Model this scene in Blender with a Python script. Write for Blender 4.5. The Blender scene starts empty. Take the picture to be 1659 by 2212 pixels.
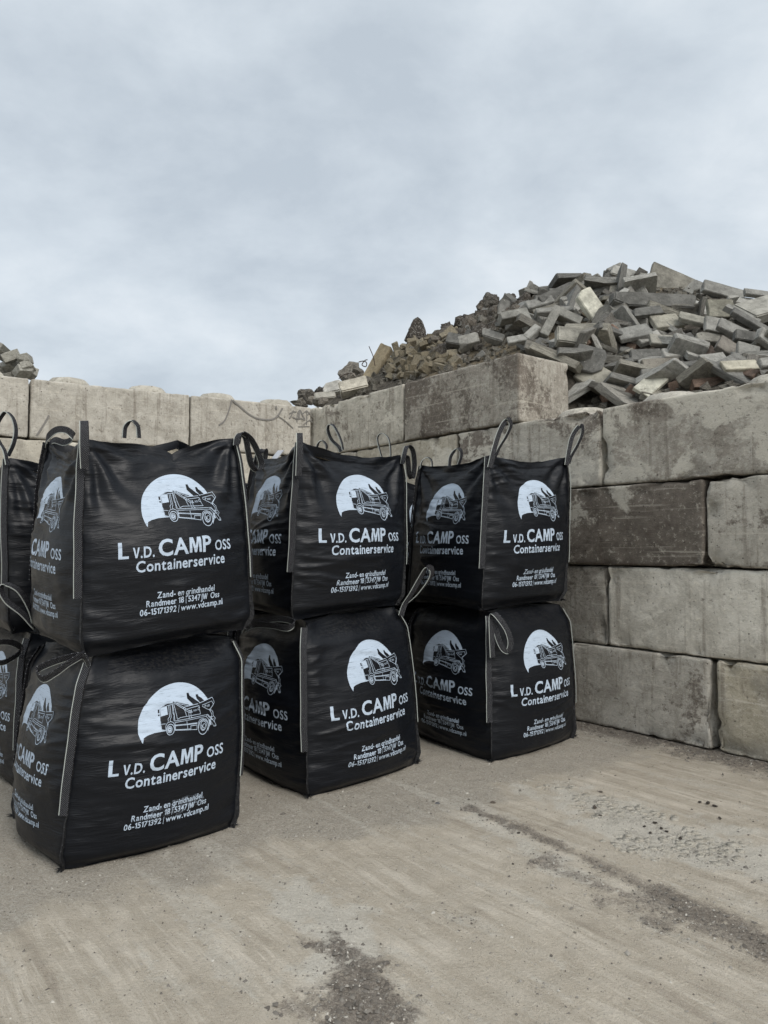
import bpy, bmesh, math, random
import numpy as np
from mathutils import Vector, Matrix

random.seed(7)
rng = np.random.default_rng(7)
R = math.radians
scene = bpy.context.scene
COL = scene.collection

# ------------------------------------------------------------------ camera
CAM_H, PITCH, FPX = 1.3347, 0.04695964, 1647.136      # focal length in pixels of a 1659 x 2212 frame
cam_d = bpy.data.cameras.new("camera")
cam = bpy.data.objects.new("camera", cam_d)
COL.objects.link(cam)
cam_d.sensor_fit = 'VERTICAL'
cam_d.sensor_height = 36.0
cam_d.lens = FPX / 2212 * 36.0
cam_d.clip_start, cam_d.clip_end = 0.05, 2000
cam.location = (0, 0, CAM_H)
cam.rotation_euler = (R(90) + PITCH, 0, 0)
scene.camera = cam

# ------------------------------------------------------------------ overcast sky, soft sun, exposure
SUN_AZ, SUN_EL = R(146), R(42)                      # azimuth clockwise from +Y
world = bpy.data.worlds.new("World")
scene.world = world
world.use_nodes = True
wt = world.node_tree
wt.nodes.clear()
def wn(t, **k):
    n = wt.nodes.new(t)
    for a, b in k.items(): setattr(n, a, b)
    return n
wo, bg = wn('ShaderNodeOutputWorld'), wn('ShaderNodeBackground')
sky = wn('ShaderNodeTexSky', sky_type='NISHITA', sun_disc=False, sun_elevation=SUN_EL, sun_rotation=SUN_AZ)
sky.air_density, sky.dust_density, sky.ozone_density = 1.0, 3.0, 1.0
tc, sep = wn('ShaderNodeTexCoord'), wn('ShaderNodeSeparateXYZ')
wt.links.new(tc.outputs['Generated'], sep.inputs[0])
ab = wn('ShaderNodeMath', operation='ABSOLUTE'); wt.links.new(sep.outputs[2], ab.inputs[0])
ad = wn('ShaderNodeMath', operation='ADD'); ad.inputs[1].default_value = 0.62; wt.links.new(ab.outputs[0], ad.inputs[0])
dv = wn('ShaderNodeVectorMath', operation='DIVIDE')
cb = wn('ShaderNodeCombineXYZ')
for i in range(3): wt.links.new(ad.outputs[0], cb.inputs[i])
wt.links.new(tc.outputs['Generated'], dv.inputs[0]); wt.links.new(cb.outputs[0], dv.inputs[1])
def wnoise(scale, detail, rough, dist, loc=(0, 0, 0)):
    mp = wn('ShaderNodeMapping'); mp.inputs['Location'].default_value = loc
    mp.inputs['Scale'].default_value = (1.0, 1.2, 1.5)
    wt.links.new(dv.outputs[0], mp.inputs[0])
    n = wn('ShaderNodeTexNoise'); n.inputs['Scale'].default_value = scale
    n.inputs['Detail'].default_value = detail; n.inputs['Roughness'].default_value = rough
    n.inputs['Distortion'].default_value = dist
    wt.links.new(mp.outputs[0], n.inputs['Vector'])
    return n
n1, n2 = wnoise(1.9, 7, 0.5, 0.25, (3.1, 0.4, 0)), wnoise(5.2, 7, 0.58, 0.15, (0.7, 2.2, 5))
mx = wn('ShaderNodeMix', data_type='FLOAT'); mx.inputs[0].default_value = 0.42
wt.links.new(n1.outputs[0], mx.inputs[2]); wt.links.new(n2.outputs[0], mx.inputs[3])
rmp = wn('ShaderNodeValToRGB')
cr = rmp.color_ramp
cr.elements[0].position, cr.elements[0].color = 0.385, (3.05, 3.42, 3.80, 1)
cr.elements[1].position, cr.elements[1].color = 0.635, (4.75, 5.05, 5.30, 1)
e = cr.elements.new(0.5); e.color = (3.80, 4.18, 4.52, 1)
wt.links.new(mx.outputs[0], rmp.inputs[0])
mc = wn('ShaderNodeMix', data_type='RGBA'); mc.inputs[0].default_value = 0.93
wt.links.new(sky.outputs[0], mc.inputs[6]); wt.links.new(rmp.outputs[0], mc.inputs[7])
wt.links.new(mc.outputs[2], bg.inputs[0]); bg.inputs[1].default_value = 0.10
wt.links.new(bg.outputs[0], wo.inputs[0])

sun_d = bpy.data.lights.new("sun", 'SUN')
sun_d.energy, sun_d.angle, sun_d.color = 1.5, R(36), (1.0, 0.965, 0.92)
sun = bpy.data.objects.new("sun", sun_d)
COL.objects.link(sun)
sd = Vector((math.sin(SUN_AZ) * math.cos(SUN_EL), math.cos(SUN_AZ) * math.cos(SUN_EL), math.sin(SUN_EL)))
sun.rotation_euler = sd.to_track_quat('Z', 'Y').to_euler()
sun.location = (4, -6, 8)
vs = scene.view_settings
vs.view_transform, vs.look, vs.exposure, vs.gamma = 'Standard', 'None', 0.84, 1.0
vs.use_curve_mapping = False
scene.cycles.use_denoising = True
scene.cycles.adaptive_threshold = 0.02
scene.cycles.max_bounces, scene.cycles.diffuse_bounces, scene.cycles.glossy_bounces, scene.cycles.transmission_bounces = 4, 3, 2, 0

# ------------------------------------------------------------------ helpers
def at(px, py, Y):
    """a point of the place, measured at frame position (px, py) of 1659 x 2212 and lying Y metres ahead"""
    a, b = (px - 829.5) / FPX, (1106 - py) / FPX
    d = np.array([a, math.cos(PITCH) - b * math.sin(PITCH), math.sin(PITCH) + b * math.cos(PITCH)])
    return d * (Y / d[1]) + np.array([0, 0, CAM_H])
def view_dir(px, py):
    a, b = (px - 829.5) / FPX, (1106 - py) / FPX
    return np.array([a, math.cos(PITCH) - b * math.sin(PITCH), math.sin(PITCH) + b * math.cos(PITCH)])
def on_ground(px, py):
    d = view_dir(px, py)
    return d * (-CAM_H / d[2]) + np.array([0, 0, CAM_H])

_h = rng.permutation(512).astype(np.int64)
def _hash(i, j, k):
    return _h[(_h[(_h[i & 511] + j) & 511] + k) & 511]
_G = rng.normal(size=(512, 3)); _G /= np.linalg.norm(_G, axis=1)[:, None]
def perlin(x, y, z=0.0):
    x, y, z = np.broadcast_arrays(np.asarray(x, float), np.asarray(y, float), np.asarray(z, float))
    xi, yi, zi = np.floor(x).astype(np.int64), np.floor(y).astype(np.int64), np.floor(z).astype(np.int64)
    fx, fy, fz = x - xi, y - yi, z - zi
    s = lambda t: t * t * t * (t * (t * 6 - 15) + 10)
    u, v, w = s(fx), s(fy), s(fz)
    out = 0
    for a in (0, 1):
        for b in (0, 1):
            for c in (0, 1):
                g = _G[_hash(xi + a, yi + b, zi + c)]
                d = g[..., 0] * (fx - a) + g[..., 1] * (fy - b) + g[..., 2] * (fz - c)
                out = out + d * (u if a else 1 - u) * (v if b else 1 - v) * (w if c else 1 - w)
    return out * 1.5
def fbm(x, y, z=0.0, o=4, g=0.5):
    r, a, f = 0, 1.0, 1.0
    for k in range(o):
        r = r + a * perlin(np.asarray(x) * f + 17.3 * k, np.asarray(y) * f + 5.1 * k, np.asarray(z) * f + 9.7 * k)
        a *= g; f *= 2.03
    return r
def sstep(a, b, x):
    t = np.clip((x - a) / (b - a), 0, 1)
    return t * t * (3 - 2 * t)

def tag(o, label=None, cat=None, group=None, kind=None):
    if label: o['label'] = label
    if cat: o['category'] = cat
    if group: o['group'] = group
    if kind: o['kind'] = kind
    return o
def empty(name, loc, label=None, cat=None, group=None):
    o = bpy.data.objects.new(name, None); COL.objects.link(o)
    o.location = loc; o.empty_display_size = 0.2
    return tag(o, label, cat, group)
def mesh_from(name, V, F, smooth=True):
    me = bpy.data.meshes.new(name)
    V = np.asarray(V, dtype=np.float32)
    if isinstance(F, np.ndarray):
        n, k = F.shape
        me.vertices.add(len(V)); me.vertices.foreach_set('co', V.ravel())
        me.loops.add(n * k); me.loops.foreach_set('vertex_index', F.astype(np.int32).ravel())
        me.polygons.add(n)
        me.polygons.foreach_set('loop_start', np.arange(0, n * k, k, dtype=np.int32))
        me.update(calc_edges=True); me.validate()
    else:
        me.from_pydata([tuple(v) for v in V], [], F)
    if smooth: me.polygons.foreach_set('use_smooth', np.ones(len(me.polygons), bool))
    return me
def obj(name, me, m=None, parent=None, loc=None):
    o = bpy.data.objects.new(name, me); COL.objects.link(o)
    if m is not None and me is not None and not me.materials: me.materials.append(m)
    if parent is not None: o.parent = parent
    if loc is not None: o.location = loc
    return o
def set_uv(me, UV):
    lay = me.uv_layers.new(name='UVMap')
    idx = np.empty(len(me.loops), np.int32); me.loops.foreach_get('vertex_index', idx)
    lay.data.foreach_set('uv', np.asarray(UV, np.float32)[idx].ravel())
def set_attr(me, name, A):
    at_ = me.attributes.new(name, 'FLOAT', 'POINT')
    at_.data.foreach_set('value', np.asarray(A, np.float32).ravel())
def grid_faces(nu, nv):
    i, j = np.meshgrid(np.arange(nu - 1), np.arange(nv - 1), indexing='ij')
    a = i * nv + j
    return np.stack([a, a + nv, a + nv + 1, a + 1], -1).reshape(-1, 4)

# ------------------------------------------------------------------ material kit
class Mat:
    def __init__(self, name):
        self.m = bpy.data.materials.new(name); self.m.use_nodes = True
        self.t = self.m.node_tree; self.b = self.t.nodes['Principled BSDF']
    def n(self, typ, **k):
        n = self.t.nodes.new(typ)
        for a, b in k.items(): setattr(n, a, b)
        return n
    def link(self, a, b): self.t.links.new(a, b)
    def put(self, sock, v):
        if hasattr(v, 'is_output'): self.link(v, sock)
        else: sock.default_value = v
    def math(self, op, a, b=0.0, c=None, clamp=False):
        n = self.n('ShaderNodeMath', operation=op, use_clamp=clamp)
        self.put(n.inputs[0], a); self.put(n.inputs[1], b)
        if c is not None: self.put(n.inputs[2], c)
        return n.outputs[0]
    def ramp(self, v, lo, hi, a=0.0, b=1.0):
        n = self.n('ShaderNodeMapRange', interpolation_type='SMOOTHSTEP')
        self.put(n.inputs[0], v); self.put(n.inputs[1], lo); self.put(n.inputs[2], hi); self.put(n.inputs[3], a); self.put(n.inputs[4], b)
        return n.outputs[0]
    def mix(self, f, a, b, mode='MIX'):
        n = self.n('ShaderNodeMix', data_type='RGBA', blend_type=mode)
        self.put(n.inputs[0], f)
        for s, v in ((n.inputs[6], a), (n.inputs[7], b)):
            if isinstance(v, tuple) and len(v) == 3: v = v + (1,)
            self.put(s, v)
        return n.outputs[2]
    def noise(self, vec, scale, detail=4, rough=0.55, dist=0.0, out=0):
        n = self.n('ShaderNodeTexNoise')
        if vec is not None: self.link(vec, n.inputs['Vector'])
        for k, v in (('Scale', scale), ('Detail', detail), ('Roughness', rough), ('Distortion', dist)): n.inputs[k].default_value = v
        return n.outputs[out]
    def voro(self, vec, scale, feature='F1', out='Distance'):
        n = self.n('ShaderNodeTexVoronoi', feature=feature)
        if vec is not None: self.link(vec, n.inputs['Vector'])
        n.inputs['Scale'].default_value = scale
        return n.outputs[out]
    def mapv(self, vec, scale=(1, 1, 1), loc=(0, 0, 0), rot=(0, 0, 0)):
        n = self.n('ShaderNodeMapping')
        self.link(vec, n.inputs[0])
        n.inputs['Location'].default_value, n.inputs['Rotation'].default_value, n.inputs['Scale'].default_value = loc, rot, scale
        return n.outputs[0]
    def coord(self, out): return self.n('ShaderNodeTexCoord').outputs[out]
    def attr(self, name, typ='GEOMETRY', out='Fac'):
        n = self.n('ShaderNodeAttribute', attribute_type=typ, attribute_name=name)
        return n.outputs[out]
    def objinfo(self, out): return self.n('ShaderNodeObjectInfo').outputs[out]
    def local(self):
        """object coordinates shifted by a random amount for each object"""
        v = self.n('ShaderNodeVectorMath', operation='ADD')
        s = self.n('ShaderNodeVectorMath', operation='SCALE')
        self.link(self.objinfo('Random'), s.inputs[0]) ; s.inputs['Scale'].default_value = 37.0
        self.link(self.coord('Object'), v.inputs[0]); self.link(s.outputs[0], v.inputs[1])
        return v.outputs[0]
    def bump(self, h, strength=0.3, dist=0.01, prev=None):
        n = self.n('ShaderNodeBump')
        n.inputs['Strength'].default_value, n.inputs['Distance'].default_value = strength, dist
        self.link(h, n.inputs['Height'])
        if prev is not None: self.link(prev, n.inputs['Normal'])
        return n.outputs[0]
    def done(self, col, rough=0.85, normal=None, spec=0.3):
        for s, v in (('Base Color', col), ('Roughness', rough), ('Specular IOR Level', spec)):
            if isinstance(v, tuple) and len(v) == 3: v = v + (1,)
            self.put(self.b.inputs[s], v)
        if normal is not None: self.link(normal, self.b.inputs['Normal'])
        return self.m

def mat_fabric():
    M = Mat('woven_black_polypropylene')
    uv = M.coord('UV')
    ridge = lambda v, p: M.math('POWER', M.math('SUBTRACT', 1.0, M.math('ABSOLUTE', M.math('MULTIPLY', M.math('SUBTRACT', v, .5), 3.4)), clamp=True), p)
    a = ridge(M.noise(M.mapv(uv, (3.2, 26, 1)), 1.0, 3, .6, .25), 5.0)           # sharp creases
    a2 = ridge(M.noise(M.mapv(uv, (6.5, 58, 1), (3, 1, 0)), 1.0, 2, .6, .2), 4.0)
    lines = M.noise(M.mapv(uv, (5, 240, 1)), 1.0, 2, .5)
    weave = M.noise(M.mapv(uv, (300, 300, 1)), 1.0, 1, .5)
    c = M.noise(M.mapv(uv, (4, 6, 1)), 1.0, 4, .6)
    msk = M.ramp(c, .36, .62)
    col = M.mix(weave, (.0034, .0042, .0062), (.0068, .0081, .0112))
    scuff = M.math('MULTIPLY', M.ramp(M.noise(M.mapv(uv, (7, 16, 1), (5, 2, 0)), 1.0, 5, .72), .60, .76), .07)
    col = M.mix(scuff, col, (.075, .073, .070))
    up = M.n('ShaderNodeSeparateXYZ'); M.link(M.n('ShaderNodeNewGeometry').outputs['Normal'], up.inputs[0])
    fine = M.noise(M.coord('Object'), 60, 4, .7)
    d = M.math('MULTIPLY', M.ramp(up.outputs[2], .45, .95), M.ramp(fine, .42, .66))
    col = M.mix(M.math('MULTIPLY', d, .12), col, (.14, .13, .11))
    h = M.math('ADD', M.math('MULTIPLY', M.math('ADD', a, M.math('MULTIPLY', a2, .55)), msk), M.math('ADD', M.math('MULTIPLY', lines, .12), M.math('MULTIPLY', weave, .06)))
    return M.done(col, M.ramp(c, .3, .7, .38, .47), M.bump(h, .27, .005), .25)
def mat_print():
    M = Mat('pale_blue_print_ink')
    uv = M.coord('UV')
    a = M.noise(M.mapv(uv, (9, 330, 1)), 1.0, 3, 0.6)
    b = M.noise(M.mapv(uv, (420, 420, 1)), 1.0, 1, 0.5)
    c = M.noise(M.mapv(uv, (14, 60, 1)), 1.0, 5, 0.65)
    w = M.ramp(M.math('ADD', M.math('MULTIPLY', a, .6), M.math('MULTIPLY', c, .4)), .34, .47)
    col = M.mix(w, (.13, .16, .20), M.mix(M.ramp(b, .3, .7), (.385, .465, .565), (.46, .54, .635)))
    return M.done(col, .6, M.bump(a, .2, .003), .25)
def mat_smudge():
    M = Mat('smeared_print_ink')
    uv = M.coord('UV')
    a = M.noise(M.mapv(uv, (40, 60, 1)), 1.0, 6, .75)
    col = M.mix(M.ramp(a, .50, .62), (.006, .007, .009), (.15, .175, .21))
    return M.done(col, .6, None, .25)
def mat_strap():
    M = Mat('black_white_webbing')
    uv = M.coord('UV')
    s = M.n('ShaderNodeSeparateXYZ'); M.link(uv, s.inputs[0])
    x, y = s.outputs[0], s.outputs[1]
    d1 = M.math('SINE', M.math('ADD', M.math('MULTIPLY', x, 22.0), M.math('MULTIPLY', y, 29.0)))
    d2 = M.math('SINE', M.math('SUBTRACT', M.math('MULTIPLY', x, 60.0), M.math('MULTIPLY', y, 10.0)))
    nz = M.noise(M.mapv(uv, (24, 24, 1)), 1, 3, .7)
    k = M.ramp(M.math('ADD', M.math('ADD', d1, M.math('MULTIPLY', d2, .5)), M.math('MULTIPLY', nz, 1.7)), 1.72, 2.6)
    col = M.mix(k, (.010, .010, .013), (.42, .43, .44))
    edge = M.math('MULTIPLY', M.math('LESS_THAN', x, .10), M.ramp(nz, .3, .55))
    col = M.mix(edge, col, (.44, .47, .44))
    return M.done(col, .75, M.bump(k, .5, .003), .25)
def mat_seam():
    M = Mat('frayed_black_seam')
    o = M.coord('Object')
    a = M.noise(o, 90, 4, .7)
    col = M.mix(M.ramp(a, .5, .72), (.008, .0085, .010), (.05, .05, .052))
    return M.done(col, .6, M.bump(M.noise(o, 45, 5, .7), .8, .012), .4)
def mat_sand(name='damp_yard_sand', c1=(.26, .23, .175), c2=(.46, .41, .32)):
    M = Mat(name)
    o = M.coord('Object')
    a, b = M.noise(o, 14, 8, .7), M.noise(o, 130, 4, .7)
    col = M.mix(M.ramp(M.math('ADD', M.math('MULTIPLY', a, .6), M.math('MULTIPLY', b, .4)), .35, .65), c1, c2)
    return M.done(col, .95, M.bump(M.math('ADD', a, b), .8, .03), .1)

def mat_block():
    M = Mat('weathered_cast_concrete')
    o = M.local()
    stain, lime, warm, film = [M.attr(k, 'OBJECT') for k in ('stain', 'lime', 'warm', 'film')]
    tone = M.attr('tone', 'OBJECT')
    big, mid, fine = M.noise(o, 1.3, 5, .6, .6), M.noise(o, 6, 6, .68, .3), M.noise(o, 55, 4, .7)
    base = M.mix(M.ramp(mid, .3, .7), (.458, .432, .374), (.595, .568, .502))
    base = M.mix(M.math('MULTIPLY', warm, .75), base, M.mix(M.ramp(mid, .3, .7), (.285, .245, .165), (.45, .395, .285)))
    # mottled grey
    base = M.mix(M.ramp(M.noise(o, 2.6, 6, .72, .8), .44, .62, 0, .62), base, (.315, .293, .248))
    # streaks run down the faces
    st = M.noise(M.mapv(o, (16, 16, .9)), 1, 4, .62)
    base = M.mix(M.ramp(st, .53, .68, 0, .58), base, (.18, .155, .125))
    fm = M.math('MULTIPLY', film, M.ramp(M.noise(o, 11, 6, .78, .5), .38, .62, 1.0, .25))
    base = M.mix(fm, base, M.mix(M.ramp(mid, .3, .7), (.185, .158, .130), (.300, .262, .218)))
    # brown soil smear with a crumbly edge
    n22 = M.noise(o, 22, 5, .75)
    sm = M.math('ADD', M.math('ADD', M.math('MULTIPLY', big, .72), M.math('MULTIPLY', n22, .34)), M.math('MULTIPLY', stain, .36))
    smk = M.ramp(sm, .62, .69)
    base = M.mix(M.math('MULTIPLY', smk, .84), base, M.mix(M.ramp(mid, .3, .7), (.085, .068, .055), (.185, .155, .128)))
    # pale lime bloom and scrapes
    lm = M.math('ADD', M.math('ADD', M.math('MULTIPLY', M.noise(M.mapv(o, (1, 1, 1.3), (9, 3, 5)), 2.1, 5, .66, .5), .8), M.math('MULTIPLY', n22, .22)), M.math('MULTIPLY', lime, .22))
    base = M.mix(M.ramp(lm, .625, .685, 0, .85), base, (.62, .585, .50))
    sc = M.noise(M.mapv(o, (1.2, 1.2, 46), (2, 1, 0), (0, .06, 0)), 1, 3, .6)
    base = M.mix(M.ramp(sc, .60, .70, 0, .5), base, (.56, .52, .44))
    fl = M.noise(o, 26, 6, .8)
    base = M.mix(M.ramp(fl, .545, .65, 0, .60), base, (.60, .56, .47))
    base = M.mix(M.ramp(fl, .44, .33, 0, .75), base, (.125, .104, .083))
    tb = M.n('ShaderNodeCombineColor'); [M.link(tone, q) for q in tb.inputs]
    base = M.mix(1.0, base, tb.outputs[0], 'MULTIPLY')
    # blow holes
    vo = M.voro(o, 21)
    pick = M.noise(o, 9, 2)
    hole = M.math('MULTIPLY', M.ramp(vo, .05, .13, 1, 0), M.ramp(pick, .5, .56))
    base = M.mix(M.math('MULTIPLY', hole, .9), base, (.035, .03, .026))
    h = M.math('ADD', M.math('ADD', M.math('MULTIPLY', mid, .7), M.math('MULTIPLY', fine, .35)), M.math('MULTIPLY', hole, -1.2))
    h = M.math('ADD', h, M.math('MULTIPLY', fl, .8))
    return M.done(base, .9, M.bump(h, .7, .02), .2)
def mat_rubble():
    M = Mat('broken_concrete')
    o = M.local()
    col0 = M.objinfo('Color')
    a, b, c = M.noise(o, 5, 7, .66, .4), M.noise(o, 42, 6, .75), M.noise(o, 17, 6, .75)
    k = M.math('ADD', M.math('MULTIPLY', a, .6), M.math('MULTIPLY', c, .4))
    col = M.mix(1.0, col0, M.mix(M.ramp(k, .32, .68), (.60, .605, .60), (1.46, 1.47, 1.46)), 'MULTIPLY')
    col = M.mix(M.ramp(b, .61, .70, 0, .7), col, (.55, .53, .48))
    col = M.mix(M.ramp(M.noise(M.mapv(o, (1, 1, 1), (3, 8, 1)), 24, 6, .8), .58, .68, 0, .7), col, (.05, .045, .04))
    h = M.math('ADD', M.math('ADD', a, M.math('MULTIPLY', b, .45)), M.math('MULTIPLY', c, .6))
    return M.done(col, .92, M.bump(h, .7, .016), .2)
def mat_asphalt():
    M = Mat('asphalt_lump')
    o = M.local()
    v = M.voro(o, 26, 'F1', 'Color')
    a, b = M.noise(o, 9, 7, .7), M.noise(o, 60, 5, .8)
    s = M.n('ShaderNodeSeparateColor'); M.link(v, s.inputs[0])
    col = M.mix(1.0, M.objinfo('Color'), M.mix(M.ramp(a, .3, .7), (.65, .64, .62), (1.75, 1.68, 1.6)), 'MULTIPLY')
    col = M.mix(M.math('MULTIPLY', M.math('GREATER_THAN', s.outputs[0], .83), .75), col, (.26, .245, .22))
    col = M.mix(M.ramp(b, .62, .72, 0, .6), col, (.3, .285, .255))
    return M.done(col, .92, M.bump(M.math('ADD', M.math('ADD', a, b), s.outputs[1]), .9, .025), .2)

FABRIC, INK, STRAP, SEAM = mat_fabric(), mat_print(), mat_strap(), mat_seam()
SMUDGE = mat_smudge()
SAND = mat_sand()
BLOCK, RUBBLE, ASPHALT = mat_block(), mat_rubble(), mat_asphalt()
def plain(name, col, rough=.8, spec=.2):
    return Mat(name).done(col, rough, None, spec)
MARKER = plain('dark_marker_paint', (.20, .19, .175), .85)
STEEL = plain('rusty_wire', (.05, .035, .028), .7)
TAG = plain('white_label', (.72, .74, .78), .6)

# ------------------------------------------------------------------ the yard floor (one sheet)
NR, DR = np.array([0.7916, 0.6110]), np.array([0.6110, -0.7916])      # right wall: into the wall, along the wall towards the camera
NB, DB = np.array([-0.5105, 0.8599]), np.array([0.8599, 0.5105])      # back wall: into the wall, along it to the right
CORNER = np.array([-0.838, 8.967])
def wallpt(s, t, z):    # s along the right wall from the corner, t behind its face
    p = CORNER + DR * s + NR * t
    return np.array([p[0], p[1], z])

def axis(lo, hi, step, far, grow=1.22):
    a = list(np.arange(lo, hi + 1e-6, step))
    d = step
    while a[-1] < far: d *= grow; a.append(a[-1] + d)
    d = step; b = [lo]
    while b[-1] > -far: d *= grow; b.append(b[-1] - d)
    return np.array(b[:0:-1] + a)
gx, gy = axis(-2.6, 2.9, .018, 220), axis(1.25, 6.3, .018, 220)
GX, GY = np.meshgrid(gx, gy, indexing='ij')
A_, B_ = GX * DR[0] + GY * DR[1], GX * NR[0] + GY * NR[1]           # along / across the scraping direction
def seg_mask(p, q, w0, w1, soft, wob=.0, fr=3.0, seed=0):
    """soft band round a ground segment with a wandering edge"""
    p, q = np.array(p[:2]), np.array(q[:2]); d = q - p; L = np.linalg.norm(d); d /= L
    t = np.clip(((GX - p[0]) * d[0] + (GY - p[1]) * d[1]) / L, 0, 1)
    dist = np.hypot(GX - p[0] - t * L * d[0], GY - p[1] - t * L * d[1])
    w = w0 + (w1 - w0) * t
    dist = dist + wob * fbm(GX * fr + seed, GY * fr, 0.3 * seed, 5, .6)
    return 1 - sstep(w - soft, w + soft, dist)
near = sstep(9, 5, np.hypot(GX, GY - 3.5))
g = on_ground
streak = fbm(A_ * .8, B_ * 13, 1.0, 4, .6) * near
rut = np.zeros_like(GX)
# dark scrape mark, dark soil patches, wall foot
dark = seg_mask(g(1010, 1745), g(1180, 1815), .035, .05, .05, .05, 5, 1) * .95
dark = np.maximum(dark, seg_mask(g(1180, 1815), g(1700, 2060), .045, .09, .07, .05, 4, 2) * 1.0)
dark = np.maximum(dark, seg_mask(g(1180, 1868), g(1480, 1985), .07, .15, .12, .14, 5, 3) * .82)
dark = np.maximum(dark, seg_mask(g(715, 2045), g(800, 2190), .06, .12, .06, .12, 7, 4))
dark = np.maximum(dark, seg_mask(g(650, 2180), g(760, 2240), .04, .08, .06, .14, 7, 5) * .7)
dark = np.maximum(dark, seg_mask(g(925, 1955), g(1080, 2060), .012, .012, .02, .03, 5, 6) * .55)
dark = np.maximum(dark, seg_mask(g(930, 1925), g(1000, 1965), .03, .05, .05, .10, 6, 7) * .45)
dark = np.maximum(dark, seg_mask(g(930, 1800), g(1120, 1900), .012, .02, .025, .05, 5, 8) * .35)
dark = np.maximum(dark, seg_mask(g(560, 1870), g(700, 1960), .012, .012, .03, .05, 5, 8.5) * .25)
dark = np.maximum(dark, seg_mask(g(1520, 1840), g(1640, 1905), .03, .04, .04, .08, 6, 9) * .5)
dark = np.maximum(dark, seg_mask(g(860, 2080), g(900, 2150), .02, .03, .04, .10, 6, 11) * .4)
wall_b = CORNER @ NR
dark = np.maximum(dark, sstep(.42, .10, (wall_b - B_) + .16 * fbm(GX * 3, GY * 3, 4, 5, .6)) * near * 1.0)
pale = seg_mask(g(1180, 1700), g(1640, 1860), .16, .30, .14, .26, 3, 12)
pale = np.maximum(pale, seg_mask(g(640, 1930), g(740, 2060), .08, .13, .09, .2, 5, 13) * .9)
pale = np.maximum(pale, seg_mask(g(1010, 1770), g(1240, 1880), .06, .07, .06, .14, 5, 14) * .7)
pale = np.maximum(pale, seg_mask(g(780, 2140), g(900, 2212), .05, .08, .07, .2, 5, 15) * .6)
pale = np.maximum(pale, .55 * sstep(.12, .6, fbm(A_ * 1.1, B_ * 9, 7.7, 5, .62)) * near)
mud = seg_mask(g(1180, 1690), g(1500, 1830), .10, .16, .10, .28, 3, 16)                  # cracked dry mud
grit = sstep(-.16, .16, GY - (3.72 + .80 * GX) + .34 * fbm(GX * 1.6, GY * 1.6, 2.2, 5, .6))   # grey grit round the bags, scraped off further out
grit = grit * near
dark = dark * sstep(-.75, .15, fbm(GX * 22, GY * 22, .5, 4, .7) + .7 * dark)
Z = (.006 * fbm(GX * 1.1, GY * 1.1, 0, 4) + .0026 * streak + .0042 * fbm(GX * 9, GY * 9, 3, 4, .6)
     + .0065 * dark * fbm(GX * 26, GY * 26, 5, 3, .6) + .0035 * pale * fbm(GX * 20, GY * 20, 8, 3, .6)) * near
fp = [((-1.27, 3.95), .75), ((-.37, 4.87), .8), ((.77, 5.5), .8)]
V = np.stack([GX, GY, Z], -1).reshape(-1, 3)
me = mesh_from('yard_ground', V, grid_faces(len(gx), len(gy)))
for nme, arr in (('dark', dark), ('pale', pale), ('mud', mud), ('grit', grit), ('streak', streak)): set_attr(me, nme, arr)
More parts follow.
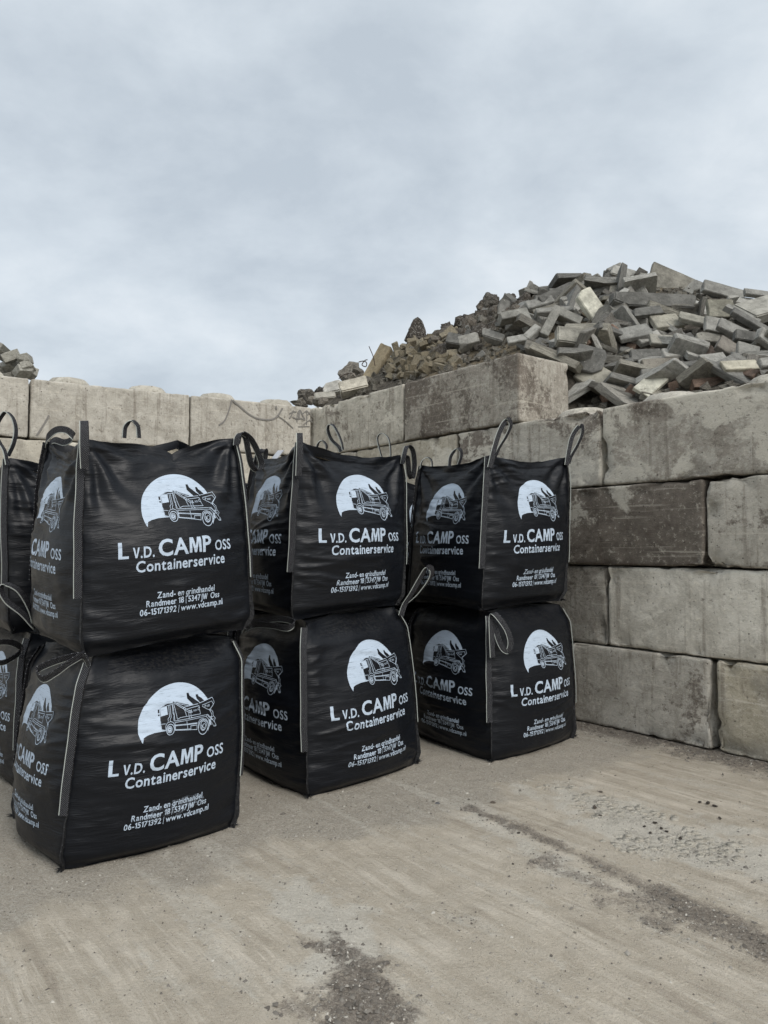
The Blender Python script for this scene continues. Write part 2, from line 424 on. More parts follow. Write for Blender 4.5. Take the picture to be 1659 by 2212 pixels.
def mat_ground():
    M = Mat('dusty_yard_floor')
    P = M.n('ShaderNodeNewGeometry').outputs['Position']
    ang = math.atan2(DR[1], DR[0])
    al = M.mapv(P, (1, 1, 1), (0, 0, 0), (0, 0, -ang))            # x along the scraping direction
    dk, pl, md, gr, sk = [M.attr(k) for k in ('dark', 'pale', 'mud', 'grit', 'streak')]
    n0, n1, n2, n3 = M.noise(P, 1.2, 3, .6), M.noise(P, 9, 6, .7), M.noise(P, 70, 4, .75), M.noise(P, 330, 2, .7)
    s1 = M.noise(M.mapv(al, (1.3, 14, 1)), 1, 6, .74, .35)
    s2 = M.noise(M.mapv(al, (5, 60, 1)), 1, 4, .75, .4)
    tan = M.mix(M.ramp(n1, .3, .7), (.420, .369, .294), (.520, .463, .378))
    brk = M.ramp(M.noise(P, 1.5, 5, .65), .36, .62)
    tan = M.mix(M.math('MULTIPLY', brk, M.ramp(s1, .47, .60, 0, .80)), tan, (.66, .60, .505))
    tan = M.mix(M.ramp(s2, .54, .66, 0, .50), tan, (.60, .555, .465))
    tan = M.mix(M.math('MULTIPLY', brk, M.ramp(s1, .46, .34, 0, .62)), tan, (.300, .256, .203))
    grey = M.mix(M.ramp(n2, .3, .7), (.225, .205, .173), (.405, .372, .316))
    spk = M.voro(P, 170, 'F1', 'Color'); sc = M.n('ShaderNodeSeparateColor'); M.link(spk, sc.inputs[0])
    grey = M.mix(M.math('MULTIPLY', M.math('GREATER_THAN', sc.outputs[0], .82), .5), grey, (.50, .475, .43))
    gm = M.math('ADD', gr, M.math('MULTIPLY', M.math('SUBTRACT', n1, .5), .9), clamp=True)
    col = M.mix(M.math('MULTIPLY', gm, .75), tan, grey)
    pm = M.ramp(M.math('ADD', M.math('MULTIPLY', pl, .62), M.math('MULTIPLY', M.noise(P, 26, 5, .72), .62)), .46, .86)
    col = M.mix(M.math('MULTIPLY', pm, .8), col, M.mix(M.ramp(n2, .3, .7), (.50, .47, .405), (.64, .61, .54)))
    # cracked mud skin
    wv = M.n('ShaderNodeVectorMath', operation='ADD'); M.link(P, wv.inputs[0])
    wsc = M.n('ShaderNodeVectorMath', operation='SCALE'); M.link(M.noise(P, 14, 4, .65, 0, 1), wsc.inputs[0]); wsc.inputs['Scale'].default_value = .11
    M.link(wsc.outputs[0], wv.inputs[1])
    ck = M.math('MINIMUM', M.voro(wv.outputs[0], 13, 'DISTANCE_TO_EDGE'), M.math('MULTIPLY', M.voro(wv.outputs[0], 27, 'DISTANCE_TO_EDGE'), 1.3))
    n9 = M.noise(P, 16, 4, .7)
    ckm = M.math('MULTIPLY', M.ramp(ck, .012, .05, 1, 0), M.ramp(M.math('ADD', M.math('MULTIPLY', md, .62), M.math('MULTIPLY', n9, .8)), .86, 1.06))
    col = M.mix(M.math('MULTIPLY', ckm, .16), col, (.17, .150, .122))
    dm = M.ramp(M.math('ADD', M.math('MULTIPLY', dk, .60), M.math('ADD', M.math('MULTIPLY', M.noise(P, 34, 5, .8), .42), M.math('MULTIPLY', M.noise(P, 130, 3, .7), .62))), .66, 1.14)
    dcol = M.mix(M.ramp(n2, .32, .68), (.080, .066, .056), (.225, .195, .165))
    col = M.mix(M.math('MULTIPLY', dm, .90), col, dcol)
    col = M.mix(M.math('MULTIPLY', M.ramp(n3, .55, .68), .48), col, (.60, .56, .475))
    col = M.mix(M.math('MULTIPLY', M.ramp(n3, .45, .31), .55), col, (.13, .110, .085))
    col = M.mix(M.ramp(n0, .35, .65, 0, .22), col, M.mix(.5, col, (.20, .175, .14)))
    h = M.math('ADD', M.math('ADD', M.math('MULTIPLY', n1, .8), M.math('MULTIPLY', n2, .75)), M.math('ADD', M.math('MULTIPLY', n3, .45), M.math('MULTIPLY', s2, .5)))
    h = M.math('SUBTRACT', h, M.math('MULTIPLY', ckm, .3))
    return M.done(col, .93, M.bump(h, .9, .014), .15)
GROUND = mat_ground()
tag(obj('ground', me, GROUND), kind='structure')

# ------------------------------------------------------------------ stacked concrete block walls
def box_surface(L, D, H, st):
    """points and quads of a box surface, welded"""
    hs = (L / 2, D / 2, H / 2)
    def ticks(h):
        n = max(4, int(round(2 * h / st)))
        e = [-h, -h + .008, -h + .02, -h + .038]
        m = list(np.linspace(-h + .038, h - .038, n))[1:-1]
        return np.array(e + m + [-q for q in e[::-1]])
    T = [ticks(h) for h in hs]
    VV, FF, off = [], [], 0
    for ax in range(3):
        for sg in (-1, 1):
            b, c = (ax + 1) % 3, (ax + 2) % 3
            U, W = np.meshgrid(T[b], T[c], indexing='ij')
            p = np.zeros(U.shape + (3,)); p[..., b] = U; p[..., c] = W; p[..., ax] = sg * hs[ax]
            f = grid_faces(len(T[b]), len(T[c]))
            if sg < 0: f = f[:, ::-1]
            VV.append(p.reshape(-1, 3)); FF.append(f + off); off += U.size
    V, F = np.concatenate(VV), np.concatenate(FF)
    key = np.round(V * 1e4).astype(np.int64)
    _, first, inv = np.unique(key, axis=0, return_index=True, return_inverse=True)
    return V[first], inv.ravel()[F]
def block_mesh(L, D, H, seed, st=.05, rough=1.0, r=.022, chip=.03):
    V, F = box_surface(L, D, H, st)
    hs = np.array([L / 2, D / 2, H / 2])
    q = np.clip(V, -hs + r, hs - r); d = V - q
    ln = np.linalg.norm(d, axis=1); n = d / np.maximum(ln, 1e-9)[:, None]
    n[ln < 1e-9] = 0
    P = q + n * r
    edge = (np.abs(V) > hs - .04).sum(1) >= 2
    sd_ = seed * 13.7
    x, y, z = V.T
    dis = .0035 * fbm(x * 3 + sd_, y * 3, z * 3, 4) + .0022 * fbm(x * 16 + sd_, y * 16, z * 16, 3)
    ch = np.maximum(0, fbm(x * 4.5 + sd_, y * 4.5 + 3, z * 4.5, 5, .65) - .18)
    gouge = np.maximum(0, fbm(x * 2.3 + sd_, y * 2.3 + 8, z * 3.3, 5, .62) - .50)
    P = P + n * (dis * rough - gouge * .035 * rough)[:, None]
    P[edge] -= (n * (ch * chip * 2.6)[:, None])[edge]
    return mesh_from('concrete_block', P, F)
def stud_mesh(seed, r0=.225, r1=.19, h=.072):
    n, rings = 36, [(r0 + .005, -.01), (r0, .02), (r0 - .008, h * .5), (r1, h - .012), (r1 - .014, h), (r1 * .5, h + .002)]
    V, F = [], []
    aa = 2 * math.pi * np.arange(n) / n
    for k, (r, z) in enumerate(rings):
        w = 1 + .018 * fbm(np.cos(aa) * 2 + seed, np.sin(aa) * 2, z * 6 + seed, 4)
        V += list(np.stack([np.cos(aa) * r * w, np.sin(aa) * r * w, z + (.006 * perlin(np.cos(aa) * 3, np.sin(aa) * 3, seed) if z > .05 else 0 * aa)], -1))
    for k in range(len(rings) - 1):
        for i in range(n):
            j = (i + 1) % n
            F.append((k * n + i, k * n + j, (k + 1) * n + j, (k + 1) * n + i))
    V.append((0, 0, h + .003)); c = len(V) - 1; k = (len(rings) - 1) * n
    for i in range(n): F.append((k + i, k + (i + 1) % n, c))
    return mesh_from('stud', V, F)
BH, BL, BD = .60, 1.60, .66
def place_block(parent, s0, s1, course, origin, d, nrm, seed, stain=.0, lime=.0, warm=.0, label=None, dz=0, dt=0, hi=True, film=0.0, tone=1.0, depth=BD, tilt=0, name='concrete_block', chip=.03):
    L = s1 - s0 - .016
    me = block_mesh(L, depth, BH - .010, seed, .05 if hi else .2, chip=chip)
    o = obj(name, me, BLOCK, parent)
    sm = (s0 + s1) / 2
    c = origin + d * sm + nrm * (depth / 2 + dt)
    o.location = Vector((c[0], c[1], (course + .5) * BH + dz)) - parent.location
    o.rotation_euler = (0, tilt, math.atan2(d[1], d[0]))
    o['stain'], o['lime'], o['warm'], o['film'], o['tone'] = float(stain), float(lime), float(warm), float(film), float(tone)
    if label: o['label'] = label
    return o
wall_r = empty('block_wall', Vector((*wallpt(3, 0, 0)[:2], 0)),
               'long retaining wall of stacked stained concrete blocks on the right, holding back the rubble', 'wall', 'stacked concrete block walls')
# s ranges measured from the corner; course 0 stands on the ground
RB = [  # s0, s1, course, stain, lime, warm, label
    (-.12, 1.69, 4, .05, .30, .3, 'upper corner block with brown run marks and a white streak'),
    (1.69, 3.25, 4, .30, .05, .1, 'dark stained top block with its pale end face showing'),
    (-.75, .85, 3, .1, .2, .3, None), (.85, 2.456, 3, -.2, .3, .75, 'greenish yellow block under the dark top block'),
    (2.456, 4.058, 3, .36, .52, .1, None), (4.058, 5.66, 3, .16, .62, .1, 'long brown block with white scrapes below the rubble'),
    (5.66, 7.26, 3, .3, .2, .2, None), (7.26, 8.86, 3, .2, .2, .1, None),
    (0, 1.66, 2, .1, .1, .1, None), (1.66, 3.27, 2, .2, .1, .2, None), (3.27, 4.886, 2, .62, .30, .2, 'block with a large dark brown soil smear'),
    (4.886, 6.48, 2, .30, .25, .15, None), (6.48, 8.08, 2, .2, .1, .1, None),
    (-.7, .88, 1, .1, .1, .1, None), (.88, 2.48, 1, .1, .1, .1, None), (2.48, 4.085, 1, .30, -.2, .0, None),
    (4.085, 5.69, 1, -.3, .12, .1, 'pale grey block with diagonal gouges'), (5.69, 7.29, 1, .1, .1, .1, None),
    (0, 1.7, 0, .1, 0, 0, None), (1.7, 3.30, 0, .1, 0, 0, None), (3.30, 4.905, 0, .02, -.6, .0, 'smooth grey block standing on the yard floor'),
    (4.935, 6.52, 0, -.4, .0, .95, 'yellowish block standing on the yard floor at the right edge'), (6.52, 8.12, 0, .1, .1, .3, None),
]
GRP = None
for k, (a, b, c, stn, lm, wm, lb) in enumerate(RB):
    vis = b > 2.4 or c >= 3
    o = place_block(wall_r, a, b, c, CORNER, DR, NR, k + 1, stn, lm, wm, lb, hi=vis,
                    film={1: .62, 4: .25, 5: .72, 6: .7, 10: .55, 11: .25, 15: .6, 16: .0, 20: .42, 0: .05}.get(k, .12), tone={0: 1.05, 1: .88, 4: 1.0, 5: .92, 10: .82, 11: 1.0, 15: .78, 16: 1.28, 20: 1.05, 21: 1.16}.get(k, 1.0), dt=float(rng.uniform(-.008, .008)) + (.012 if c % 2 else 0), tilt=float(rng.uniform(-.002, .002)),
                    chip={0: .03, 1: .012, 4: .045, 5: .04}.get(k, .026))
    if c == 3 and a > 2:
        for sx in (-.4, .4):
            if k == 4 and sx < 0: continue
            st_ = obj('stud', stud_mesh(k + sx), BLOCK, o, (sx, 0, BH / 2 - .006)); st_['stain'], st_['lime'], st_['warm'], st_['tone'] = -.2, .35, .0, .9

wall_b_ = empty('block_wall', Vector((CORNER[0] - 2, CORNER[1] - 1.2, 0)),
                'low grey block wall with round studs on top, closing the yard at the back left', 'wall', 'stacked concrete block walls')
J4 = [-6.26, -4.66, -3.06, -1.47, -.02]
J3 = [-5.46, -3.86, -2.26, -.66, -.02]
back_right = None
for c in range(5):
    J = J4 if c % 2 == 0 else J3
    for k in range(len(J) - 1):
        a, b = J[k], J[k + 1]
        stn, lm, wm = (float(rng.uniform(-.5, -.2)), float(rng.uniform(-.3, .0)), .0)
        lb = None
        if c == 4 and k == 1: stn, lm, wm, lb = -.35, .05, .0, 'coarse pitted grey block at the left edge of the frame'
        if c == 4 and k == 2: lb = 'beige block with two studs and a short grey scuff'
        if c == 4 and k == 3: lb = 'grey block with graffiti lines near the corner'
        if c == 3: lm, wm = .3, .45
        fl_ = .30 if c == 4 else .12
        o = place_block(wall_b_, a, b, c, CORNER, DB, NB, 60 + c * 7 + k, stn, lm, wm, lb, hi=c >= 3, film=fl_, chip=.004, tone=.93, dt=float(rng.uniform(-.006, .006)))
        if c == 4:
            for off in (.4, 1.2):
                if b - a < 1.5 and off > 1: off = 1.12
                sm = obj('stud', stud_mesh(80 + k + off, .215, .18, .088), BLOCK, o, (off - (b - a) / 2, 0, BH / 2 - .006))
                sm['stain'], sm['lime'], sm['warm'], sm['tone'] = -.4, .0, .2, .9
            if k == 3: back_right = o
            if k == 2: back_mid = o

# ------------------------------------------------------------------ ribbons (straps, loops, marker lines)
def catmull(P, per=8):
    P = np.asarray(P, float); out = []
    Q = np.vstack([2 * P[0] - P[1], P, 2 * P[-1] - P[-2]])
    for i in range(1, len(Q) - 2):
        for t in np.linspace(0, 1, per, endpoint=False):
            a, b, c, d = Q[i - 1], Q[i], Q[i + 1], Q[i + 2]
            out.append(.5 * ((2 * b) + (-a + c) * t + (2 * a - 5 * b + 4 * c - d) * t * t + (-a + 3 * b - 3 * c + d) * t ** 3))
    out.append(Q[-2])
    return np.array(out)
def ribbon_mesh(path, wdirs, width, thick, name='ribbon', nw=4):
    n = len(path)
    T = np.gradient(path, axis=0); T /= np.linalg.norm(T, axis=1)[:, None] + 1e-9
    W = wdirs - (wdirs * T).sum(1)[:, None] * T; W /= np.linalg.norm(W, axis=1)[:, None] + 1e-9
    N = np.cross(W, T)
    s = np.concatenate([[0], np.cumsum(np.linalg.norm(np.diff(path, axis=0), axis=1))])
    prof = [(x, thick / 2) for x in np.linspace(-.5, .5, nw)] + [(x, -thick / 2) for x in np.linspace(.5, -.5, nw)]
    m = len(prof)
    V = np.concatenate([path[:, None] + W[:, None] * (np.array([p[0] for p in prof])[None, :, None] * width) + N[:, None] * np.array([p[1] for p in prof])[None, :, None]], 0).reshape(-1, 3)
    UV = np.stack([np.tile([p[0] + .5 for p in prof], n), np.repeat(s / width, m)], -1)
    i, j = np.meshgrid(np.arange(n - 1), np.arange(m), indexing='ij')
    a = i * m + j; b = i * m + (j + 1) % m
    F = [tuple(q) for q in np.stack([a, b, b + m, a + m], -1).reshape(-1, 4)]
    F += [tuple(range(m))[::-1], tuple((n - 1) * m + k for k in range(m))]
    me = mesh_from(name, V, F, smooth=False)
    set_uv(me, UV)
    return me

def graffiti(parent, pts, width):
    """marker stroke on the front of a back-wall block; pts in frame pixels"""
    q = []
    for px, py in pts:
        d = view_dir(px, py); t = (CORNER @ NB - .004) / (d[0] * NB[0] + d[1] * NB[1])
        q.append(d * t + np.array([0, 0, CAM_H]))
    path = catmull(q, 5) - np.array([*NB, 0]) * .007
    T = np.gradient(path, axis=0)
    wd = np.cross(T, np.array([*NB, 0]))
    base = parent.matrix_basis
    pl = Vector(parent.parent.location) + Vector(parent.location)
    rot = Matrix.Rotation(-parent.rotation_euler.z, 3, 'Z')
    me = ribbon_mesh(path, wd, width * .78, .002, 'marker_stroke', 2)
    for v in me.vertices: v.co = rot @ (v.co - pl)
    return obj('marker_stroke', me, MARKER, parent)
zf = lambda x, y: ((850 + x * .27125) / 1.8517, (1560 + y * .27125) / 1.8517)
for pts, w in (([(280, 140), (265, 220), (215, 370), (170, 460), (90, 520)], .021),
               ([(295, 150), (420, 260), (540, 360), (660, 420), (800, 440), (890, 430), (960, 380), (1030, 270)], .024),
               ([(960, 380), (1060, 450), (1190, 565)], .013), ([(935, 240), (938, 285)], .026),
               ([(1130, 420), (1165, 370), (1190, 300)], .018), ([(1130, 350), (1200, 320), (1230, 330)], .012),
               ([(1245, 470), (1245, 400), (1260, 330), (1290, 300), (1330, 380), (1360, 440), (1300, 420), (1250, 430), (1180, 400)], .016),
               ([(1300, 310), (1280, 350), (1275, 420)], .03),
               ([(1385, 300), (1388, 420), (1385, 515)], .013), ([(1330, 350), (1385, 310), (1440, 360), (1470, 400)], .012),
               ([(1400, 370), (1440, 330), (1470, 325)], .014),
               ([(1340, 515), (1390, 470), (1460, 430)], .016), ([(1440, 450), (1475, 480)], .014), ([(1260, 540), (1430, 537)], .011)):
    graffiti(back_right, [zf(*p) for p in pts], w)
zg = lambda x, y: (x * .2488 / 1.8517, (1350 + y * .2488) / 1.8517)
graffiti(back_mid, [zg(*p) for p in ((590, 1570), (650, 1480), (720, 1370), (785, 1250))], .02)

# ------------------------------------------------------------------ the print: moon, truck, lettering (flat design in metres)
PW, PH, NG = .88, .95, 116              # panel width and height of the design, cells of a panel grid
_cap = None
def text_tris(s, bold):
    c = bpy.data.curves.new('txt', 'FONT'); c.body = s; c.offset = bold; c.resolution_u = 3
    o = bpy.data.objects.new('txt', c); COL.objects.link(o)
    dg = bpy.context.evaluated_depsgraph_get(); dg.update()
    me = o.evaluated_get(dg).to_mesh(); me.calc_loop_triangles()
    V = np.array([v.co[:2] for v in me.vertices]); T = [tuple(t.vertices) for t in me.loop_triangles]
    o.evaluated_get(dg).to_mesh_clear()
    bpy.data.objects.remove(o); bpy.data.curves.remove(c)
    return V, T
_hv, _ = text_tris('H', 0.0); CAPH = float(_hv[:, 1].max())
OWN = {'M': [(0, 0), (.05, 1), (.32, 1), (.475, .42), (.63, 1), (.90, 1), (.95, 0), (.755, 0), (.725, .70), (.555, .0), (.395, .0), (.225, .70), (.195, 0)],
       '1': [(.20, 0), (.20, .76), (.03, .68), (0, .83), (.24, 1), (.40, 1), (.40, 0)],
       'V': [(0, 1), (.31, 0), (.53, 0), (.84, 1), (.63, 1), (.425, .24), (.21, 1)],
       'W': [(0, 1), (.25, 0), (.46, 0), (.605, .62), (.75, 0), (.96, 0), (1.21, 1), (1.01, 1), (.86, .30), (.70, 1), (.51, 1), (.35, .30), (.20, 1)],
       'L': [(0, 0), (0, 1), (.205, 1), (.205, .165), (.55, .165), (.55, 0)], '|': [(0, -.25), (0, 1.05), (.09, 1.05), (.09, -.25)]}
_gl = {}
def glyph(ch, bold):
    if (ch, bold) not in _gl:
        if ch in OWN:
            from mathutils.geometry import tessellate_polygon
            P = np.array(OWN[ch], float) * CAPH
            T = [tuple(t) for t in tessellate_polygon([[Vector((p[0], p[1], 0)) for p in P]])]
        elif ch == 'g':                                        # one-storey g: a q with its tail turned in
            P, T = text_tris('q', bold); T = list(T)
            x0, x1, y0 = P[:, 0].min(), P[:, 0].max(), P[:, 1].min(); w = .105 + bold; n = len(P)
            P = np.concatenate([P, [(x0 + .06, y0), (x1, y0), (x1, y0 + w), (x0 + .06, y0 + w)]]); T += [(n, n + 1, n + 2), (n, n + 2, n + 3)]
        else: P, T = text_tris(ch, bold)
        _gl[(ch, bold)] = (P, T)
    return _gl[(ch, bold)]
KERN = {'r': -.015, 'v': -.03, 'w': -.03, 'A': -.05, 'V': -.03, '.': .02, 'P': -.02, 'W': -.02, '7': -.02}
class Flat:
    def __init__(self): self.V, self.F, self.M = [], [], []
    def add(self, V, F, z, m=0):
        o = len(self.V); self.V += [(float(v[0]), float(v[1]), z) for v in V]
        self.F += [tuple(i + o for i in f) for f in F]; self.M += [m] * len(F)
    def text(self, s, x0, x1, y, cap, z, bold=.017, m=0, slope=0.0, gap=.085):
        """a line of lettering set glyph by glyph and fitted between x0 and x1"""
        VV, TT, cur, n = [], [], 0.0, 0
        for ch in s:
            if ch == ' ': cur += .24; continue
            V, T = glyph(ch, bold)
            k = KERN.get(ch, 0)
            V = V.copy(); V[:, 0] += cur + k - V[:, 0].min()
            VV.append(V); TT += [tuple(i + n for i in t) for t in T]; n += len(V)
            cur = V[:, 0].max() + gap + k
        V = np.concatenate(VV); a, b = V[:, 0].min(), V[:, 0].max()
        X = x0 + (V[:, 0] - a) / (b - a) * (x1 - x0)
        self.add(np.stack([X, y + V[:, 1] * cap / CAPH + slope * (X - x0)], -1), TT, z, m)
    def poly(self, P, z, m=0):
        from mathutils.geometry import tessellate_polygon
        T = tessellate_polygon([[Vector((p[0], p[1], 0)) for p in P]])
        self.add(P, [tuple(t) for t in T], z, m)
    def line(self, P, w, z, m=0):
        P = np.asarray(P, float)
        for a, b in zip(P[:-1], P[1:]):
            d = b - a; L = np.linalg.norm(d)
            if L < 1e-6: continue
            d /= L; n = np.array([-d[1], d[0]]) * w / 2; e = d * w * .35
            self.add([a - n - e, b - n + e, b + n + e, a + n - e], [(0, 1, 2, 3)], z, m)
    def oval(self, c, rx, ry, w, z, m=0, n=26):
        A = np.linspace(0, 2 * math.pi, n + 1)
        self.line(np.stack([c[0] + rx * np.cos(A), c[1] + ry * np.sin(A)], -1), w, z, m)
    def cut(self, k=1.0):
        """split along the grid lines of a panel so that the print follows every fold; returns u, v, lift, faces, materials"""
        V = np.array(self.V); V = np.stack([(.5 + V[:, 0] * k / PW) * NG, ((V[:, 1] - .45) * k + .45) / PH * NG, V[:, 2]], -1)
        polys = [(V[list(f)], m) for f, m in zip(self.F, self.M)]
        for ax in (0, 1):
            out = []
            for P, m in polys:
                lo, hi = P[:, ax].min(), P[:, ax].max()
                ks = range(math.floor(lo + 1e-6) + 1, math.ceil(hi - 1e-6))
                for k in ks:
                    d = P[:, ax] - k; A, B_2 = [], []
                    for i in range(len(P)):
                        j = (i + 1) % len(P)
                        (A if d[i] <= 0 else B_2).append(P[i])
                        if d[i] * d[j] < 0:
                            q = P[i] + (P[j] - P[i]) * (d[i] / (d[i] - d[j])); A.append(q); B_2.append(q)
                        elif d[i] == 0: B_2.append(P[i])
                    if len(A) > 2: out.append((np.array(A), m))
                    P = np.array(B_2)
                    if len(P) < 3: break
                if len(P) > 2: out.append((P, m))
            polys = out
        VV, FF, MM, n = [], [], [], 0
        for P, m in polys:
            x, y = P[:, 0], P[:, 1]
            ar = .5 * (x @ np.roll(y, -1) - y @ np.roll(x, -1))
            if abs(ar) < 1e-7: continue
            if ar < 0: P = P[::-1]
            VV.append(P); FF.append(tuple(range(n, n + len(P)))); MM.append(m); n += len(P)
        V = np.concatenate(VV)
        return V[:, 0] / NG, V[:, 1] / NG, V[:, 2], FF, MM
# design coordinates read off the print
D = lambda x, y: ((x - 640) * .000393 + .02, .814 - (y + .066 * (x - 640) - 155) * .000329)
DL = lambda L: [D(*p) for p in L]
moon = Flat()
P = []
for a in np.linspace(R(203), R(-28), 64): P.append((.02 + .22 * math.cos(a), .629 + .185 * math.sin(a)))
tail = [(1120, 860), (900, 850), (600, 842), (440, 840), (300, 853), (200, 882), (150, 910)]
moon.poly(P + DL(tail) + [(-.178, .552)], .0008)
truck = Flat()
Zb, Zw, Zt = .0014, .0020, .0026
truck.poly(DL([(395, 490), (470, 462), (510, 448), (575, 452), (578, 425), (600, 418), (640, 425), (830, 490), (836, 518), (960, 508), (1225, 432), (1242, 442), (1266, 515), (1180, 630), (1215, 700),
               (1200, 780), (1150, 770), (1148, 860), (1120, 940), (1050, 980), (980, 935), (940, 890), (600, 855), (560, 905), (500, 900), (470, 838), (400, 815), (386, 690), (392, 620)]), Zb, 1)
truck.poly(DL([(806, 318), (840, 315), (856, 362), (1015, 492), (968, 575), (812, 402)]), Zb, 1)
truck.poly(DL([(958, 358), (992, 356), (1004, 388), (1045, 418), (1095, 475), (1024, 498), (966, 420)]), Zb, 1)
truck.poly(DL([(357, 518), (380, 520), (380, 572), (357, 568)]), Zb, 1); truck.poly(DL([(359, 590), (382, 590), (382, 614), (359, 612)]), Zb, 1)
truck.poly(DL([(455, 458), (505, 442), (575, 446), (575, 470), (480, 478)]), Zb + .0001, 1)
truck.poly(DL([(397, 497), (488, 487), (494, 600), (398, 616)]), Zw, 0)
truck.poly(DL([(1152, 790), (1196, 845), (1190, 862), (1150, 842)]), Zw, 0)
LN = [[(388, 620), (395, 490), (490, 480), (500, 472), (575, 464)], [(490, 482), (498, 605)], [(388, 622), (495, 603)], [(520, 478), (525, 640), (500, 668), (502, 705)], [(540, 476), (548, 650), (531, 682), (533, 712)],
      [(575, 470), (580, 600), (592, 622), (585, 690), (592, 712)], [(388, 690), (400, 815), (455, 832)], [(400, 735), (460, 738)], [(458, 830), (462, 770), (490, 727), (540, 712), (575, 730), (592, 770), (596, 850)],
      [(580, 430), (600, 700)], [(598, 455), (640, 690)], [(600, 420), (835, 495)], [(605, 430), (842, 595)], [(595, 440), (822, 612)], [(645, 452), (832, 517)], [(835, 495), (832, 517)],
      [(735, 527), (750, 562), (985, 528)], [(740, 525), (975, 500)], [(755, 562), (785, 665)], [(645, 692), (690, 672), (1018, 662)], [(985, 530), (1018, 662)], [(1000, 492), (1225, 432), (1264, 515), (1182, 628)],
      [(1040, 527), (1213, 486), (1243, 540), (1176, 618)], [(1264, 515), (1243, 540)], [(820, 620), (826, 695), (805, 705)], [(855, 610), (858, 695), (876, 695)], [(598, 712), (1130, 690), (1205, 785)], [(600, 735), (1110, 716), (1130, 690)],
      [(590, 775), (950, 790)], [(592, 785), (945, 800)], [(600, 850), (940, 885)], [(598, 842), (835, 862)], [(600, 735), (605, 850)], [(785, 740), (788, 858)], [(840, 818), (940, 820), (938, 888), (838, 874), (840, 818)],
      [(958, 870), (965, 800), (1000, 752), (1050, 738), (1105, 758), (1138, 815), (1145, 885)], [(1115, 716), (1248, 892), (1286, 893), (1284, 868), (1140, 686)], [(1248, 892), (1266, 868), (1286, 893)],
      [(1040, 545), (1180, 628), (1215, 690), (1210, 728), (1190, 738)], [(1192, 612), (1236, 660), (1240, 722), (1270, 770), (1252, 790), (1250, 815)], [(1186, 738), (1232, 741)], [(1205, 745), (1215, 785), (1235, 770)]]
for L in LN: truck.line(DL(L), .0024, Zw, 0)
sx, sy = .000393, .000329
for c, rx, ry, w in (((527, 830), 58, 78, .0033), ((518, 828), 34, 47, .003), ((517, 828), 16, 22, .007), ((1048, 870), 83, 110, .0033), ((1050, 850), 50, 72, .003), ((1062, 850), 24, 32, .003), ((838, 600), 14, 17, .003)):
    truck.oval(D(*c), rx * sx, ry * sy, w, Zw + .0002, 0)
for c in ((1022, 838), (1020, 880), (1035, 902), (1055, 910), (1075, 902), (1025, 860)):
    truck.oval(D(*c), 5 * sx, 8 * sy, .003, Zw + .0002, 0, 8)
sl = -.11
for s, x0, x1, yy, h in (('L', 860, 885, 620, 46), ('V.D.', 898, 960, 610, 30), ('C', 966, 1000, 598, 44)):
    a, b = D(x0, yy), D(x1, yy); truck.text(s, a[0], b[0], a[1], h * sy, Zt, .012, 0, .04)
for s, x0, x1, yy, h in (('P', 1082, 1106, 566, 34), ('OSS', 1116, 1172, 566, 26)):
    a, b = D(x0, yy), D(x1, yy); truck.text(s, a[0], b[0], a[1], h * sy, Zt, .012, 0, .04)
name_, trade_, addr_ = Flat(), Flat(), Flat()
tx = lambda f: -.33 + .66 * f
Y0 = .405
name_.text('L', tx(0), tx(.074), Y0, .080, .0008)
name_.text('V.D.', tx(.105), tx(.268), Y0, .051, .0008, .022)
name_.text('CAMP', tx(.300), tx(.778), Y0, .078, .0008, .024)
name_.text('OSS', tx(.820), tx(1.0), Y0, .051, .0008, .016)
trade_.text('Containerservice', -.245, .278, .335, .052, .0008, .019)
addr_.text('Zand- en grindhandel', -.135, .205, .198, .0295, .0008, .018)
addr_.text('Randmeer 18 | 5347JW  Oss', -.190, .240, .160, .0295, .0008, .018)
addr_.text('06-15171392 | www.vdcamp.nl', -.222, .262, .120, .0295, .0008, .018)
smear = Flat()
smear.poly([(-.13, .155), (-.05, .222), (.1, .235), (.2, .225), (.23, .18), (.1, .150), (-.02, .138)], .0005)
PRINTS = {k: [(n_, f_.cut(k)) for n_, f_ in (('printed_moon', moon), ('printed_truck', truck), ('printed_name', name_), ('printed_trade', trade_), ('printed_address', addr_))] for k in (.90, .96)}
SMEAR = smear.cut(.90)

